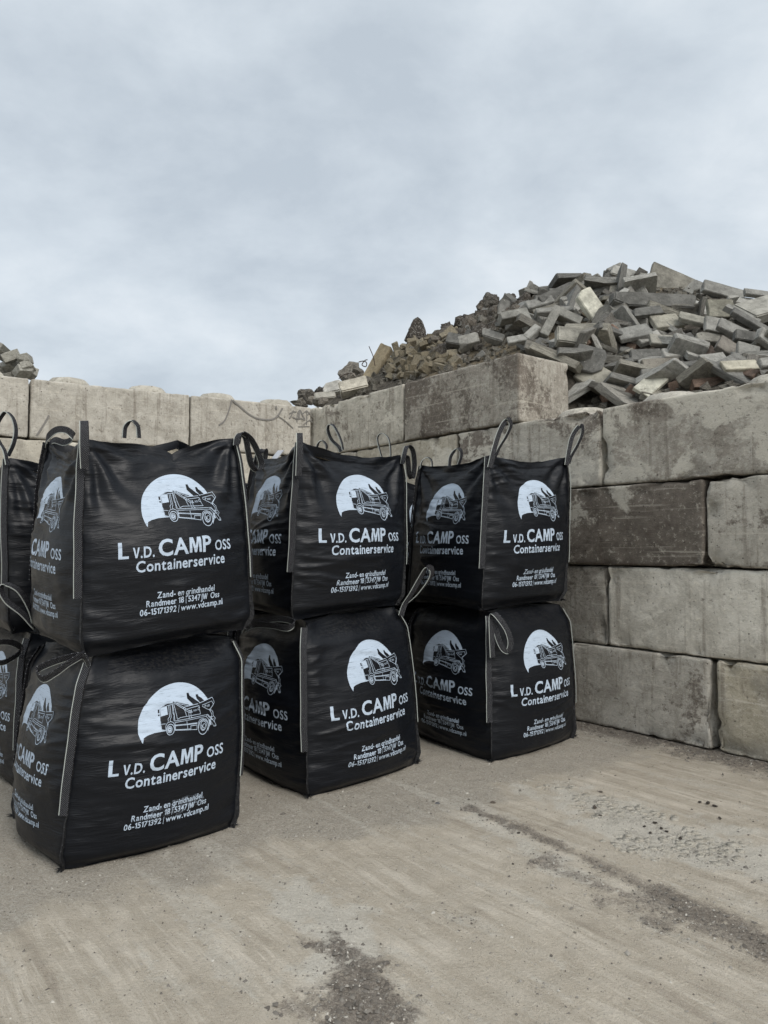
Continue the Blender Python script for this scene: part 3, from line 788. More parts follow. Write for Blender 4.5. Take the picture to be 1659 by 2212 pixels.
# ------------------------------------------------------------------ bulk bags
def bilerp(G, u, v):
    n = G.shape[0] - 1
    x, y = np.clip(u, 0, 1) * n, np.clip(v, 0, 1) * n
    i, j = np.minimum(x.astype(int), n - 1), np.minimum(y.astype(int), n - 1)
    fx, fy = (x - i)[:, None], (y - j)[:, None]
    return G[i, j] * (1 - fx) * (1 - fy) + G[i + 1, j] * fx * (1 - fy) + G[i, j + 1] * (1 - fx) * fy + G[i + 1, j + 1] * fx * fy
def fourth(a):      # near, right, left -> near, right, back, left
    n, r, l = [np.array(p, float) for p in a]
    b = r + l - n
    return [n, r, b, l]
class Bag: pass
def make_bag(label, bot, top, upper, seed, bulge=.075, dip=.05, vdip=0.0, panels=(0, 3), prints=(0, 3), hi=True, sand_rise=-.05, smudge=False, pscale=.96, group='black printed bulk bags', straps=(0, 1, 3)):
    B, T = fourth(bot), fourth(top)
    base = sum(B) / 4; base[2] = min(p[2] for p in B)
    root = empty('bulk_bag', base, label, 'bulk bag', group)
    C0 = sum(B) / 4
    out = []
    for k in range(4):
        d = (B[k] + T[k]) / 2 - (sum(B) + sum(T)) / 8; d[2] = 0; out.append(d / np.linalg.norm(d))
    def corner(k, v):
        v = np.asarray(v, float)
        p = B[k] + (T[k] - B[k]) * v[..., None]
        w = .016 * np.sin(math.pi * v) + .006 * perlin(v * 4 + seed * 3.1, k * 7.7 + seed) - (.045 * sstep(.86, 1.0, v) if not upper else .012 * sstep(.85, 1, v))
        w = w - (.034 if upper else .02) * (1 - sstep(0, .08, v))
        return p + out[k] * w[..., None]
    grids = {}
    for k in range(4):
        hires = hi and k in panels
        n = NG if hires else (NG if k in prints else 24)
        u = np.linspace(0, 1, n + 1); v = np.linspace(0, 1, n + 1)
        U, Vv = np.meshgrid(u, v, indexing='ij')
        a, b = corner(k, v), corner((k + 1) % 4, v)
        P = a[None] * (1 - U[..., None]) + b[None] * U[..., None]
        e = (B[(k + 1) % 4] - B[k]); nrm = np.array([e[1], -e[0], 0]); nrm /= np.linalg.norm(nrm)
        bu = 1 - np.abs(2 * U - 1) ** 2.1
        if upper:
            prof = (.55 + .45 * sstep(-.10, .42, Vv) - .42 * (1 - sstep(0, .07, Vv))) * (1 - 1.12 * sstep(.44, 1.0, Vv))
        else:
            prof = (.60 + .40 * sstep(-.10, .44, Vv) - .34 * (1 - sstep(0, .055, Vv))) * (1 - .85 * sstep(.48, 1.02, Vv)) - .62 * sstep(.84, 1.0, Vv)
        f = bulge * (.74 if k == 3 else 1.0) * bu * prof
        sd_ = seed * 11.3 + k * 5.7
        side = np.minimum(U, 1 - U)
        # long soft swells, horizontal creases, puckers at the seams, pull folds towards the top corners
        f = f + .008 * fbm(U * 2.2 + sd_, Vv * 2.6, sd_, 3) * np.minimum(1, side * 8)
        msk = sstep(-.15, .45, fbm(U * 1.6 + sd_, Vv * 3.2 + 4, sd_ + 2, 3))
        w1 = np.clip(1 - np.abs(perlin(U * 1.7 + .25 * np.sin(Vv * 9), Vv * 13 + 1.2 * perlin(U * 2, Vv * 2, sd_) + sd_, sd_) * 1.7), 0, 1) ** 2.4
        w2 = np.clip(1 - np.abs(perlin(U * 2.8 + sd_, Vv * 30 + 1.5 * U, sd_ + 7) * 1.6), 0, 1) ** 2
        f = f + (.0100 * w1 * msk + .0042 * w2 * (.35 + .65 * msk)) * np.minimum(1, side * 14) - .004
        pk = np.exp(-side / .075)
        f = f + .0095 * pk * perlin(U * 1.2 + np.where(U > .5, 40, 0), Vv * 24 + sd_, sd_ + 3) * np.minimum(1, side * 40)
        pk2 = np.exp(-side / .18) * np.minimum(1, side * 25)
        f = f + .0075 * pk2 * (1 - np.abs(perlin(U * 2 + sd_, Vv * 11 + 3 * side, sd_ + 11)) * 2)
        if upper:
            for uc, sg in ((0, 1), (1, -1)):
                du, dvv = (U - uc) * sg, 1.0 - Vv
                r_, an = np.hypot(du, dvv), np.arctan2(dvv, du + 1e-6)
                f = f + .013 * np.sin(an * 11 + sd_ + 2 * perlin(r_ * 4, an * 2, sd_)) * np.exp(-((r_ - .24) / .15) ** 2) * np.minimum(1, side * 12)
            f = f + .014 * fbm(U * 3 + sd_, Vv * 7, sd_ + 9, 3) * sstep(.7, .95, Vv) * np.minimum(1, side * 10)
            f = f + .0035 * sstep(.948, .952, Vv) - .0035 * np.exp(-((Vv - .945) / .008) ** 2)
        P = P + nrm * f[..., None]
        if upper:
            dd = dip * np.sin(math.pi * U) ** 1.0 * sstep(.80, 1.0, Vv)
            if vdip and k == 0: dd = (dip * .25 * np.sin(math.pi * U) + vdip * np.exp(-np.abs(U - .56) / .13)) * sstep(.84, 1, Vv)
            P[..., 2] -= dd + .008 * fbm(U * 4 + sd_, 0 * U, sd_, 3) * sstep(.8, 1, Vv) * np.minimum(1, side * 10)
        else:
            P[..., 2] += (.022 * bu + .010 * fbm(U * 4 + sd_, 0 * U, sd_, 3) * np.minimum(1, side * 10)) * sstep(.75, 1, Vv)
        P[..., 2] += .014 * np.sin(math.pi * U) * (1 - sstep(0, .10, Vv)) * (1 if upper else 0)
        if not upper: P[..., 2] = np.maximum(P[..., 2], .004)
        grids[k] = P
        me = mesh_from('side_panel', P.reshape(-1, 3) - base, grid_faces(n + 1, n + 1))
        set_uv(me, np.stack([U * PW, Vv * PH], -1).reshape(-1, 2))
        po = obj('side_panel', me, FABRIC, root)
        if k in prints:
            gu, gv = np.gradient(P, axis=0), np.gradient(P, axis=1)
            N = np.cross(gu, gv); N /= np.linalg.norm(N, axis=-1)[..., None]
            for nm, (pu, pv, pz, F, mi) in PRINTS[pscale] + ([('smeared_print', SMEAR)] if smudge and k == 0 else []):
                Q = bilerp(P, pu, pv) + bilerp(N, pu, pv) * pz[:, None]
                pm = mesh_from(nm, Q - base, F)
                pm.normals_split_custom_set_from_vertices([tuple(q) for q in bilerp(N, pu, pv)])
                pm.materials.append(SMUDGE if nm == 'smeared_print' else INK); pm.materials.append(FABRIC)
                pm.polygons.foreach_set('material_index', mi)
                set_uv(pm, np.stack([pu * PW, pv * PH], -1))
                obj(nm, pm, None, po)
    # top and base sheets as patches between the panel edges
    def patch(j, drop, inset, n=24, dome=0):
        E = []
        for k in range(4):
            g_ = grids[k][:, j]; x = np.linspace(0, len(g_) - 1, n + 1); i = np.minimum(x.astype(int), len(g_) - 2); fr = (x - i)[:, None]
            E.append(g_[i] * (1 - fr) + g_[i + 1] * fr)
        e0, e1, e2, e3 = E[0], E[1], E[2][::-1], E[3][::-1]
        s = np.linspace(0, 1, n + 1); S, Tt = np.meshgrid(s, s, indexing='ij'); S3, T3 = S[..., None], Tt[..., None]
        P = (1 - T3) * e0[:, None] + T3 * e2[:, None] + (1 - S3) * e3[None] + S3 * e1[None] - (
            (1 - S3) * (1 - T3) * e0[0] + S3 * (1 - T3) * e0[-1] + (1 - S3) * T3 * e2[0] + S3 * T3 * e2[-1])
        ctr = P.mean((0, 1)); P[..., :2] = ctr[:2] + (P[..., :2] - ctr[:2]) * (1 - inset)
        bump = np.sin(math.pi * S) * np.sin(math.pi * Tt)
        P[..., 2] += -drop + dome * bump ** .6 + .012 * fbm(S * 5 + seed, Tt * 5, seed, 3) * bump
        me = mesh_from('sheet', P.reshape(-1, 3) - base, grid_faces(n + 1, n + 1))
        set_uv(me, np.stack([S * PW, Tt * PW], -1).reshape(-1, 2))
        return me
    if upper:
        obj('sand_fill', patch(-1, .055, .03, dome=.055 + sand_rise), SAND, root)
    else:
        obj('top_cover', patch(-1, .0, .0, dome=-.012), FABRIC, root)
    obj('base_panel', patch(0, .0, .0, 8), FABRIC, root)
    # corner seams and webbing
    for k in range(4):
        vv = np.linspace(0, .985, 70)
        c = corner(k, vv)
        ww = .012 + .004 * perlin(vv * 30, seed + k) + .012 * (1 - sstep(0, .30, vv)) + .006 * perlin(vv * 70, seed * 2 + k)
        tang = np.cross(out[k], [0, 0, 1.0])
        cc = c + out[k] * (ww * .5 - .004)[:, None] + tang * (.006 * perlin(vv * 16, seed + 5 * k))[:, None]
        me = ribbon_mesh(cc - base, np.tile(out[k], (70, 1)), 1.0, .006, 'corner_seam', 2)
        co = np.array([v.co[:] for v in me.vertices]).reshape(70, -1, 3)
        ctr = (cc - base)[:, None]; co = ctr + (co - ctr) * 0 + (out[k][None, None] * (np.array([-.5, .5, .5, -.5])[None, :, None] * ww[:, None, None])) + tang[None, None] * np.array([.003, .003, -.003, -.003])[None, :, None]
        me.vertices.foreach_set('co', co.astype(np.float32).ravel())
        obj('corner_seam', me, SEAM, root)
        if not upper or True:
            # frayed tuft where the seam ends
            tv, tf = [], []
            rr = random.Random(seed * 10 + k)
            p0 = corner(k, np.array([0.0]))[0] + out[k] * .012; p0[2] = max(p0[2], .006) + .008
            for q in range(16):
                d = np.array([out[k][0] + rr.uniform(-.9, .9), out[k][1] + rr.uniform(-.9, .9), rr.uniform(-.25, .7)]); d /= np.linalg.norm(d)
                L = rr.uniform(.015, .05); s_ = np.cross(d, [rr.random(), rr.random(), rr.random()]); s_ = s_ / np.linalg.norm(s_) * rr.uniform(.002, .006)
                o_ = len(tv); e_ = p0 + d * L; e_[2] = max(e_[2], p0[2] - .012)
                tv += [p0 - s_ - base, p0 + s_ - base, e_ - base, (p0 + np.cross(s_, d)) - base]; tf += [(o_, o_ + 1, o_ + 2), (o_ + 1, o_ + 3, o_ + 2), (o_ + 3, o_, o_ + 2)]
            obj('frayed_corner', mesh_from('frayed_corner', tv, tf, False), SEAM, root)
        if k in straps:
            vv = np.linspace(.27, .992 if upper else .975, 46)
            c = corner(k, vv) + out[k] * .014
            tang = np.cross([0, 0, 1.0], out[k])
            shift = -.012 if k == 0 else 0
            c = c + tang * (shift + .004 * perlin(vv * 6, seed * 3 + k))[:, None]
            obj('webbing_strap', ribbon_mesh(c - base, np.tile(tang, (46, 1)), .037, .004, 'webbing_strap'), STRAP, root)
    b_ = Bag(); b_.root, b_.base, b_.corner, b_.out = root, base, corner, out
    return b_
def loop(bag, pts, w0, w1=None, width=.035):
    """lifting loop through measured points (frame x, frame y, metres ahead); w0 -> w1 is the direction of its width"""
    P = catmull([at(*p) for p in pts], 7)
    w0 = np.array(w0, float); w1 = w0 if w1 is None else np.array(w1, float)
    t = np.linspace(0, 1, len(P))[:, None]
    obj('lifting_loop', ribbon_mesh(P - bag.base, w0 * (1 - t) + w1 * t, width, .004, 'lifting_loop'), STRAP, bag.root)

def G(px, py, dx=0, dy=0, z=0): p = on_ground(px, py); return (p[0] + dx, p[1] + dy, z)
A1 = make_bag('lower bulk bag of the front left stack, nearest the camera, with smeared address print',
              [(-1.330, 3.205, 0), (-.712, 3.700, 0), (-1.830, 3.830, 0)], [(-1.248, 3.24, .868), (-.712, 3.78, .90), (-1.765, 3.90, .86)], False, 1, bulge=.125, smudge=True, pscale=.90)
A2 = make_bag('upper bulk bag of the front left stack, its rim dipping in a V',
              [(-1.270, 3.235, .868), (-.655, 3.77, .935), (-1.780, 3.88, .90)], [(-1.288, 3.27, 1.805), (-.742, 3.80, 1.885), (-1.762, 3.95, 1.890)], True, 2, bulge=.115, dip=.06, vdip=.055, pscale=.90)
B1 = make_bag('lower bulk bag of the middle stack with a loop lying on its top edge',
              [(-.406, 4.131, 0), (.214, 4.785, 0), (-.965, 4.86, 0)], [(-.424, 4.16, .922), (.117, 4.80, .965), (-.925, 4.93, .90)], False, 3, bulge=.118)
B2 = make_bag('upper bulk bag of the middle stack with a white tag inside its rim',
              [(-.505, 4.18, .935), (.112, 4.80, .975), (-.925, 4.90, .95)], [(-.462, 4.20, 1.925), (.122, 4.83, 1.925), (-.845, 4.95, 1.925)], True, 4, bulge=.105, dip=.045)
C1 = make_bag('lower bulk bag of the right stack beside the wall, a loop hanging on its front',
              [(.669, 4.805, 0), (1.335, 5.415, 0), (.190, 5.585, 0)], [(.672, 4.85, .925), (1.283, 5.40, .935), (.205, 5.60, .90)], False, 5, bulge=.112)
C2 = make_bag('upper bulk bag of the right stack with two loops standing upright',
              [(.618, 4.85, .935), (1.268, 5.40, .960), (.185, 5.60, .94)], [(.678, 4.88, 1.930), (1.305, 5.40, 1.978), (.262, 5.60, 1.945)], True, 6, bulge=.098, dip=.035)
D1 = make_bag('lower bulk bag cut off by the left edge of the frame',
              [(-2.000, 4.240, 0), (-1.365, 4.82, 0), (-2.55, 4.90, 0)], [(-1.985, 4.26, .85), (-1.385, 4.84, .86), (-2.52, 4.92, .85)], False, 7, hi=False)
D2 = make_bag('upper bulk bag cut off by the left edge, with one tall thin loop',
              [(-2.075, 4.26, .855), (-1.45, 4.83, .87), (-2.60, 4.92, .86)], [(-2.125, 4.29, 1.845), (-1.475, 4.86, 1.80), (-2.62, 4.95, 1.80)], True, 8, hi=False, dip=.02, sand_rise=.03)
E1 = make_bag('lower bulk bag in the second row behind the left and middle stacks',
              [(-1.06, 5.32, 0), (-.42, 5.90, 0), (-1.62, 5.98, 0)], [(-1.05, 5.33, .87), (-.43, 5.89, .87), (-1.60, 5.97, .87)], False, 9, hi=False, prints=(0,))
E2 = make_bag('upper bulk bag in the second row behind the left and middle stacks, full of sand',
              [(-1.06, 5.32, .875), (-.42, 5.90, .875), (-1.62, 5.98, .875)], [(-1.04, 5.34, 1.80), (-.43, 5.89, 1.86), (-1.60, 5.97, 1.80)], True, 10, hi=False, prints=(0,), sand_rise=.10)
F1 = make_bag('lower bulk bag in the second row, seen in the gap between middle and right stacks',
              [(.00, 5.95, 0), (.62, 6.54, 0), (-.56, 6.60, 0)], [(.0, 5.97, .88), (.60, 6.54, .88), (-.55, 6.60, .88)], False, 11, hi=False)
F2 = make_bag('upper bulk bag in the second row, seen in the gap between middle and right stacks',
              [(.00, 5.95, .885), (.62, 6.54, .885), (-.56, 6.60, .885)], [(.01, 5.98, 1.93), (.60, 6.54, 1.86), (-.55, 6.60, 1.86)], True, 12, hi=False, sand_rise=.06)
# lifting loops
FR = (.75, .62, .1)
loop(A2, [(184, 985, 3.235), (183, 935, 3.245), (182, 914, 3.26), (181, 911, 3.235), (181, 930, 3.21), (181, 970, 3.20), (183, 1012, 3.212)], (1, .15, .05))
loop(A2, [(98, 962, 3.93), (103, 945, 3.88), (122, 929, 3.84), (145, 930, 3.82), (158, 945, 3.84), (140, 956, 3.90), (118, 951, 3.94), (104, 962, 3.96)], (.35, -.5, 1), (.2, .3, 1))
loop(A2, [(510, 962, 3.77), (513, 944, 3.775), (523, 935, 3.79), (541, 948, 3.83), (556, 975, 3.86), (565, 1003, 3.88), (556, 1016, 3.87), (543, 1004, 3.86), (536, 975, 3.84), (530, 945, 3.83), (518, 940, 3.82), (513, 960, 3.80)], (.8, -.35, .2), (.75, -.5, .1), .036)
loop(A2, [(268, 946, 4.45), (271, 922, 4.45), (284, 911, 4.47), (297, 920, 4.50), (300, 946, 4.50)], (.4, .9, .2))
loop(B2, [(648, 1010, 4.165), (648, 960, 4.175), (647, 940, 4.19), (647, 938, 4.165), (647, 965, 4.14), (645, 1028, 4.145)], (1, .1, 0))
loop(B2, [(869, 1002, 4.80), (874, 978, 4.80), (880, 963, 4.82), (891, 972, 4.86), (895, 1003, 4.90), (891, 1032, 4.92), (884, 1024, 4.90), (880, 990, 4.86), (875, 985, 4.84)], (.7, -.6, .1), (.8, -.3, .1))
loop(B2, [(741, 972, 5.50), (736, 950, 5.48), (722, 922, 5.46), (711, 917, 5.46), (708, 930, 5.48), (716, 950, 5.52), (732, 966, 5.54), (736, 976, 5.55)], (.3, .85, .25), (.6, .6, .3))
loop(B2, [(552, 1000, 4.92), (556, 985, 4.90), (563, 975, 4.88), (573, 972, 4.90), (572, 990, 4.93), (564, 1010, 4.95)], (.8, .2, .1))
loop(E2, [(684, 968, 5.88), (688, 957, 5.86), (696, 953, 5.88), (704, 960, 5.90), (706, 970, 5.92)], (.4, .8, .2))
loop(F2, [(844, 992, 5.96), (843, 965, 5.95), (838, 945, 5.96), (826, 936, 5.97), (816, 943, 5.98), (817, 960, 5.99), (826, 992, 6.0)], (.3, .9, .1))
loop(C2, [(1058, 1010, 4.845), (1066, 975, 4.85), (1077, 938, 4.86), (1088, 915, 4.87), (1099, 907, 4.885), (1103, 920, 4.905), (1093, 943, 4.92), (1078, 968, 4.92), (1066, 995, 4.91)], (.85, .2, .45), (.55, .5, .5))
loop(C2, [(1224, 1005, 5.37), (1229, 972, 5.37), (1236, 943, 5.38), (1248, 924, 5.39), (1257, 921, 5.41), (1257, 938, 5.43), (1247, 962, 5.44), (1234, 985, 5.43), (1229, 1000, 5.42)], (.85, .2, .35), (.6, .5, .4))
loop(C2, [(908, 1012, 5.57), (912, 996, 5.56), (922, 989, 5.58), (932, 995, 5.62), (934, 1010, 5.64)], (.3, .9, .2))
loop(C2, [(970, 1014, 6.08), (973, 988, 6.06), (983, 973, 6.06), (994, 972, 6.08), (996, 986, 6.10), (988, 1010, 6.12)], (.75, .5, .3))
loop(A1, [(192, 1440, 3.21), (180, 1418, 3.20), (150, 1420, 3.17), (108, 1433, 3.14), (80, 1449, 3.12), (92, 1467, 3.10), (118, 1455, 3.11), (150, 1432, 3.14), (180, 1414, 3.21)], (.15, -.55, .85), (.1, -.6, .8))
loop(A1, [(76, 1356, 3.86), (66, 1318, 3.82), (42, 1277, 3.78), (12, 1262, 3.75), (2, 1274, 3.74), (16, 1300, 3.76), (48, 1325, 3.80), (73, 1352, 3.84)], (.2, .9, .2), (.3, .8, .3))
loop(D1, [(48, 1425, 4.20), (45, 1400, 4.19), (22, 1388, 4.12), (-8, 1390, 4.06), (-20, 1410, 4.03), (0, 1432, 4.03), (30, 1420, 4.10), (44, 1408, 4.18)], (.2, -.5, .85))
loop(D2, [(16, 1005, 4.265), (10, 975, 4.27), (-4, 950, 4.28), (-10, 925, 4.29), (4, 898, 4.30), (14, 890, 4.30), (28, 904, 4.31), (34, 930, 4.31), (29, 958, 4.30), (17, 985, 4.30)], (.15, 1, .05), (.2, .9, 0))
loop(B1, [(522, 1366, 4.80), (530, 1352, 4.66), (565, 1341, 4.40), (605, 1337, 4.22), (636, 1345, 4.12), (620, 1357, 4.10), (585, 1351, 4.24), (550, 1350, 4.44), (528, 1360, 4.70)], (.2, -.35, .9), (.1, -.5, .85))
loop(B1, [(866, 1330, 4.745), (874, 1306, 4.74), (890, 1280, 4.72), (908, 1248, 4.70), (921, 1228, 4.69), (932, 1229, 4.71), (930, 1248, 4.73), (908, 1278, 4.75), (882, 1302, 4.78)], (.85, .1, .4), (.6, .5, .5))
loop(C1, [(1064, 1420, 4.765), (1062, 1370, 4.76), (1062, 1332, 4.77), (1068, 1326, 4.755), (1080, 1338, 4.74), (1096, 1362, 4.735), (1103, 1388, 4.735), (1098, 1406, 4.74), (1086, 1400, 4.745), (1075, 1375, 4.755), (1070, 1345, 4.77)], (.9, .3, .1), (.6, -.3, .6), .036)
# white tag tucked inside the rim of the middle bag
tq = [at(573, 1016, 4.80), at(584, 1010, 4.76), at(613, 972, 4.70), at(600, 973, 4.74), at(588, 988, 4.78)]
tm = mesh_from('paper_tag', [p - B2.base for p in tq] + [p - B2.base + np.array([.004, .006, 0]) for p in tq],
               [(0, 1, 2, 3, 4), (9, 8, 7, 6, 5)] + [(i, i + 5, (i + 1) % 5 + 5, (i + 1) % 5) for i in range(5)], False)
obj('paper_tag', tm, TAG, B2.root)

# ------------------------------------------------------------------ the rubble heap behind the right wall
SIL = [(560, 884, 1.1), (600, 868, 1.15), (640, 855, 1.2), (690, 846, 1.3), (725, 836, 1.4), (760, 815, 1.6), (815, 775, 1.9), (860, 750, 2.1), (900, 735, 2.4), (960, 728, 2.6), (1000, 700, 2.8), (1060, 665, 3.0), (1150, 636, 3.3), (1240, 617, 3.5),
       (1335, 592, 3.7), (1400, 598, 3.7), (1480, 622, 3.6), (1560, 634, 3.4), (1659, 655, 3.2), (1800, 690, 3.0), (2000, 740, 2.8)]
RS, RT, RZ = [], [], []
for px, py, t in SIL:
    d = view_dir(px, py); k = (CORNER @ NR + t) / (d[0] * NR[0] + d[1] * NR[1]); p = d * k + np.array([0, 0, CAM_H])
    RS.append((p[:2] - CORNER) @ DR); RT.append(t); RZ.append(p[2] - .03)
RS, RT, RZ = map(np.array, (RS, RT, RZ)); o_ = np.argsort(RS); RS, RT, RZ = RS[o_], RT[o_], RZ[o_]
def heap_h(s, t):
    s, t = np.asarray(s, float), np.asarray(t, float)
    zr, tr = np.interp(s, RS, RZ), np.interp(s, RS, RT)
    zw = np.interp(s, [-.2, .4, 3.02, 3.22], [3.04, 2.96, 2.93, 2.32])
    k = np.clip((t - .45) / (tr - .45), 0, 1)
    up = zw + (zr - zw) * (k * 1.18 - .18 * k * k * k)
    dn = zr - (t - tr) * .62
    return np.where(t < tr, up, dn) + .03 * fbm(s * 2, t * 2, 1, 3)
def heap_pt(s, t): p = CORNER + DR * s + NR * t; return np.array([p[0], p[1], float(heap_h(s, t))])
def heap_seen(px, py):
    """where the line of sight through a measured frame position meets the heap"""
    d = view_dir(px, py); k = np.arange(4.2, 16, .02)
    p = d[None] * k[:, None] + np.array([0, 0, CAM_H]); q = p[:, :2] - CORNER; s, t = q @ DR, q @ NR
    hit = np.nonzero((t > .35) & (p[:, 2] < heap_h(s, t)))[0]
    if len(hit) == 0: hit = np.nonzero(t > np.interp(s, RS, RT))[0]
    if len(hit) == 0: return None
    i = hit[0]
    return p[i], float(s[i]), float(t[i])
ss, tt = np.linspace(-.8, 7.6, 110), np.linspace(.40, 7.0, 90)
S_, T_ = np.meshgrid(ss, tt, indexing='ij')
HZ = np.maximum(heap_h(S_, T_) + .02 * fbm(S_ * 7, T_ * 7, 2, 3), 0.0)
PX = CORNER[0] + DR[0] * S_ + NR[0] * T_; PY = CORNER[1] + DR[1] * S_ + NR[1] * T_
hv = np.stack([PX, PY, HZ], -1)
edge_ring = hv[:, 0].copy(); edge_ring[:, 2] = 1.0
hv = np.concatenate([edge_ring[:, None], hv], 1)
def mat_heap():
    M = Mat('rubble_soil')
    o = M.coord('Object')
    a, b = M.noise(o, 14, 6, .7), M.noise(o, 110, 3, .7)
    k = M.ramp(M.math('ADD', M.math('MULTIPLY', a, .6), M.math('MULTIPLY', b, .4)), .35, .65)
    tn = M.ramp(M.math('ADD', M.attr('sandy'), M.math('MULTIPLY', M.math('SUBTRACT', a, .5), .8)), .4, .6)
    col = M.mix(tn, M.mix(k, (.052, .046, .039), (.165, .148, .122)), M.mix(k, (.12, .098, .068), (.245, .205, .145)))
    return M.done(col, .95, M.bump(M.math('ADD', a, b), .9, .04), .1)
hm = mesh_from('rubble_soil', hv.reshape(-1, 3), grid_faces(110, 91))
SS = np.repeat(ss, 91)
set_attr(hm, 'sandy', sstep(.7, 1.1, SS) * sstep(2.75, 2.35, SS))
tag(obj('rubble_soil', hm, mat_heap()), 'dark crumbled soil filling the gaps of the rubble heap', 'soil', kind='stuff')

def chunk_box(seed, jit=.06, chip=.10, bev=.035):
    """unit box with uneven corners, one knocked off, worn edges"""
    r = random.Random(seed); bm = bmesh.new(); bmesh.ops.create_cube(bm, size=1)
    for v in bm.verts: v.co += Vector([r.uniform(-jit, jit) for _ in range(3)])
    if chip and r.random() < .65:
        c = r.choice(list(bm.verts)).co.copy(); n = c.normalized()
        n = (n + Vector([r.uniform(-.4, .4) for _ in range(3)])).normalized()
        res = bmesh.ops.bisect_plane(bm, geom=bm.verts[:] + bm.edges[:] + bm.faces[:], plane_co=c - n * r.uniform(.08, .3), plane_no=n, clear_outer=True)
        ed = [e for e in bm.edges if e.is_boundary]
        if ed: bmesh.ops.contextual_create(bm, geom=ed)
    bmesh.ops.bevel(bm, geom=bm.edges[:], offset=bev, segments=1, affect='EDGES', clamp_overlap=True)
    me = bpy.data.meshes.new('chunk'); bm.to_mesh(me); bm.free(); return me
def slab_mesh(L, W, H, seed, chip=.16):
    """a slab in its real size: worn arrises, broken corners, uneven faces"""
    r = random.Random(seed); bm = bmesh.new(); bmesh.ops.create_cube(bm, size=1)
    for v in bm.verts: v.co = Vector((v.co.x * L, v.co.y * W, v.co.z * H)) + Vector([r.uniform(-.03, .03) * m for m in (L, W, H)])
    for q in range(2):
        if r.random() < chip * 3:
            c = r.choice(list(bm.verts)).co.copy(); n = Vector((c.x / L, c.y / W, c.z / H * .3)).normalized()
            n = (n + Vector([r.uniform(-.5, .5) for _ in range(3)])).normalized()
            bmesh.ops.bisect_plane(bm, geom=bm.verts[:] + bm.edges[:] + bm.faces[:], plane_co=c - n * r.uniform(.08, .22) * W, plane_no=n, clear_outer=True)
            ed = [e for e in bm.edges if e.is_boundary]
            if ed: bmesh.ops.contextual_create(bm, geom=ed)
    b = min(H, W) * .10
    bmesh.ops.bevel(bm, geom=bm.edges[:], offset=b, segments=2, affect='EDGES', clamp_overlap=True)
    bmesh.ops.triangulate(bm, faces=bm.faces[:])
    bmesh.ops.subdivide_edges(bm, edges=[e for e in bm.edges if e.calc_length() > max(L, W) * .18], cuts=2, use_grid_fill=True)
    co = np.array([v.co[:] for v in bm.verts]); kk = fbm(co[:, 0] * 9 + seed * 3, co[:, 1] * 9, co[:, 2] * 9, 3)
    for v, k in zip(bm.verts, kk): v.co += v.co.normalized() * float(k) * min(H, W) * .07
    me = bpy.data.meshes.new('slab'); bm.to_mesh(me); bm.free(); return me
def lump_mesh(seed, sub=2, amp=.30):
    bm = bmesh.new(); bmesh.ops.create_icosphere(bm, subdivisions=sub, radius=.5)
    r = random.Random(seed)
    for q in range(5):
        n = Vector([r.gauss(0, 1) for _ in range(3)]).normalized(); d = r.uniform(.26, .42)
        for v in bm.verts:
            k = v.co.dot(n) - d
            if k > 0: v.co -= n * k * .9
    co = np.array([v.co[:] for v in bm.verts]); kk = fbm(co[:, 0] * 3.4 + seed * 7, co[:, 1] * 3.4, co[:, 2] * 3.4, 4, .6)
    for v, k in zip(bm.verts, kk): v.co *= 1 + amp * float(k)
    me = bpy.data.meshes.new('lump'); bm.to_mesh(me); bm.free(); return me
BOXES = [chunk_box(k) for k in range(14)]
LUMPS = [lump_mesh(k) for k in range(10)]
for m_ in BOXES: m_.materials.append(RUBBLE)
for m_ in LUMPS: m_.materials.append(ASPHALT)

def sil_y(px): return np.interp(px, [a for a, b, c in SIL], [b for a, b, c in SIL])
def frame_of(ang, n, px=900, py=700):
    """orientation: face normal n (right, up, towards the viewer) and long edge at screen angle ang (degrees)"""
    n = np.array([n[0], -n[2], n[1]], float); n /= np.linalg.norm(n)
    a = R(ang); d = np.array([math.cos(a), 0, math.sin(a)])
    d[1] = -(n[0] * d[0] + n[2] * d[2]) / (n[1] if abs(n[1]) > .15 else .15 * (1 if n[1] >= 0 else -1)); d /= np.linalg.norm(d)
    d = d - n * (d @ n); d /= np.linalg.norm(d)
    e = np.cross(n, d)
    return Matrix(((d[0], e[0], n[0]), (d[1], e[1], n[1]), (d[2], e[2], n[2])))
occupied, MARKS = [], []
def slab(px, py, Lp, Wp, Hp, ang, n, col, name, label, cat, seed, lift=.0, mesh=None, mat=None, chip=.16, group=None):
    p, s, t = heap_seen(px, py)
    d = p[1] / FPX * 1.0
    L, W, H = Lp * d, Wp * d, Hp * d
    me = mesh or slab_mesh(L, W, H, seed, chip)
    o = obj(name, me, mat or RUBBLE)
    nn = np.array([n[0], -n[2], n[1]]); nn /= np.linalg.norm(nn)
    o.matrix_world = Matrix.Translation(Vector(p + nn * (lift - H * .12) + (np.array([0, -.15, .03]) if py > sil_y(px) + 22 else np.array([0, -.12, -.05])))) @ frame_of(ang, n).to_4x4()
    o.color = (*col, 1)
    tag(o, label, cat, group)
    occupied.append((px, py, (.5 * (abs(math.cos(R(ang))) * Lp + abs(math.sin(R(ang))) * Wp) * .92, .5 * (abs(math.sin(R(ang))) * Lp + abs(math.cos(R(ang))) * Wp) * 1.05)))
    MARKS.append((px, py, label))
    return o
GREY, DGREY, LGREY, PALE, TAN, WHT = (.205, .200, .184), (.130, .127, .118), (.275, .268, .246), (.47, .455, .385), (.225, .188, .128), (.40, .385, .35)
HS = 'heap of rubble behind the right wall'
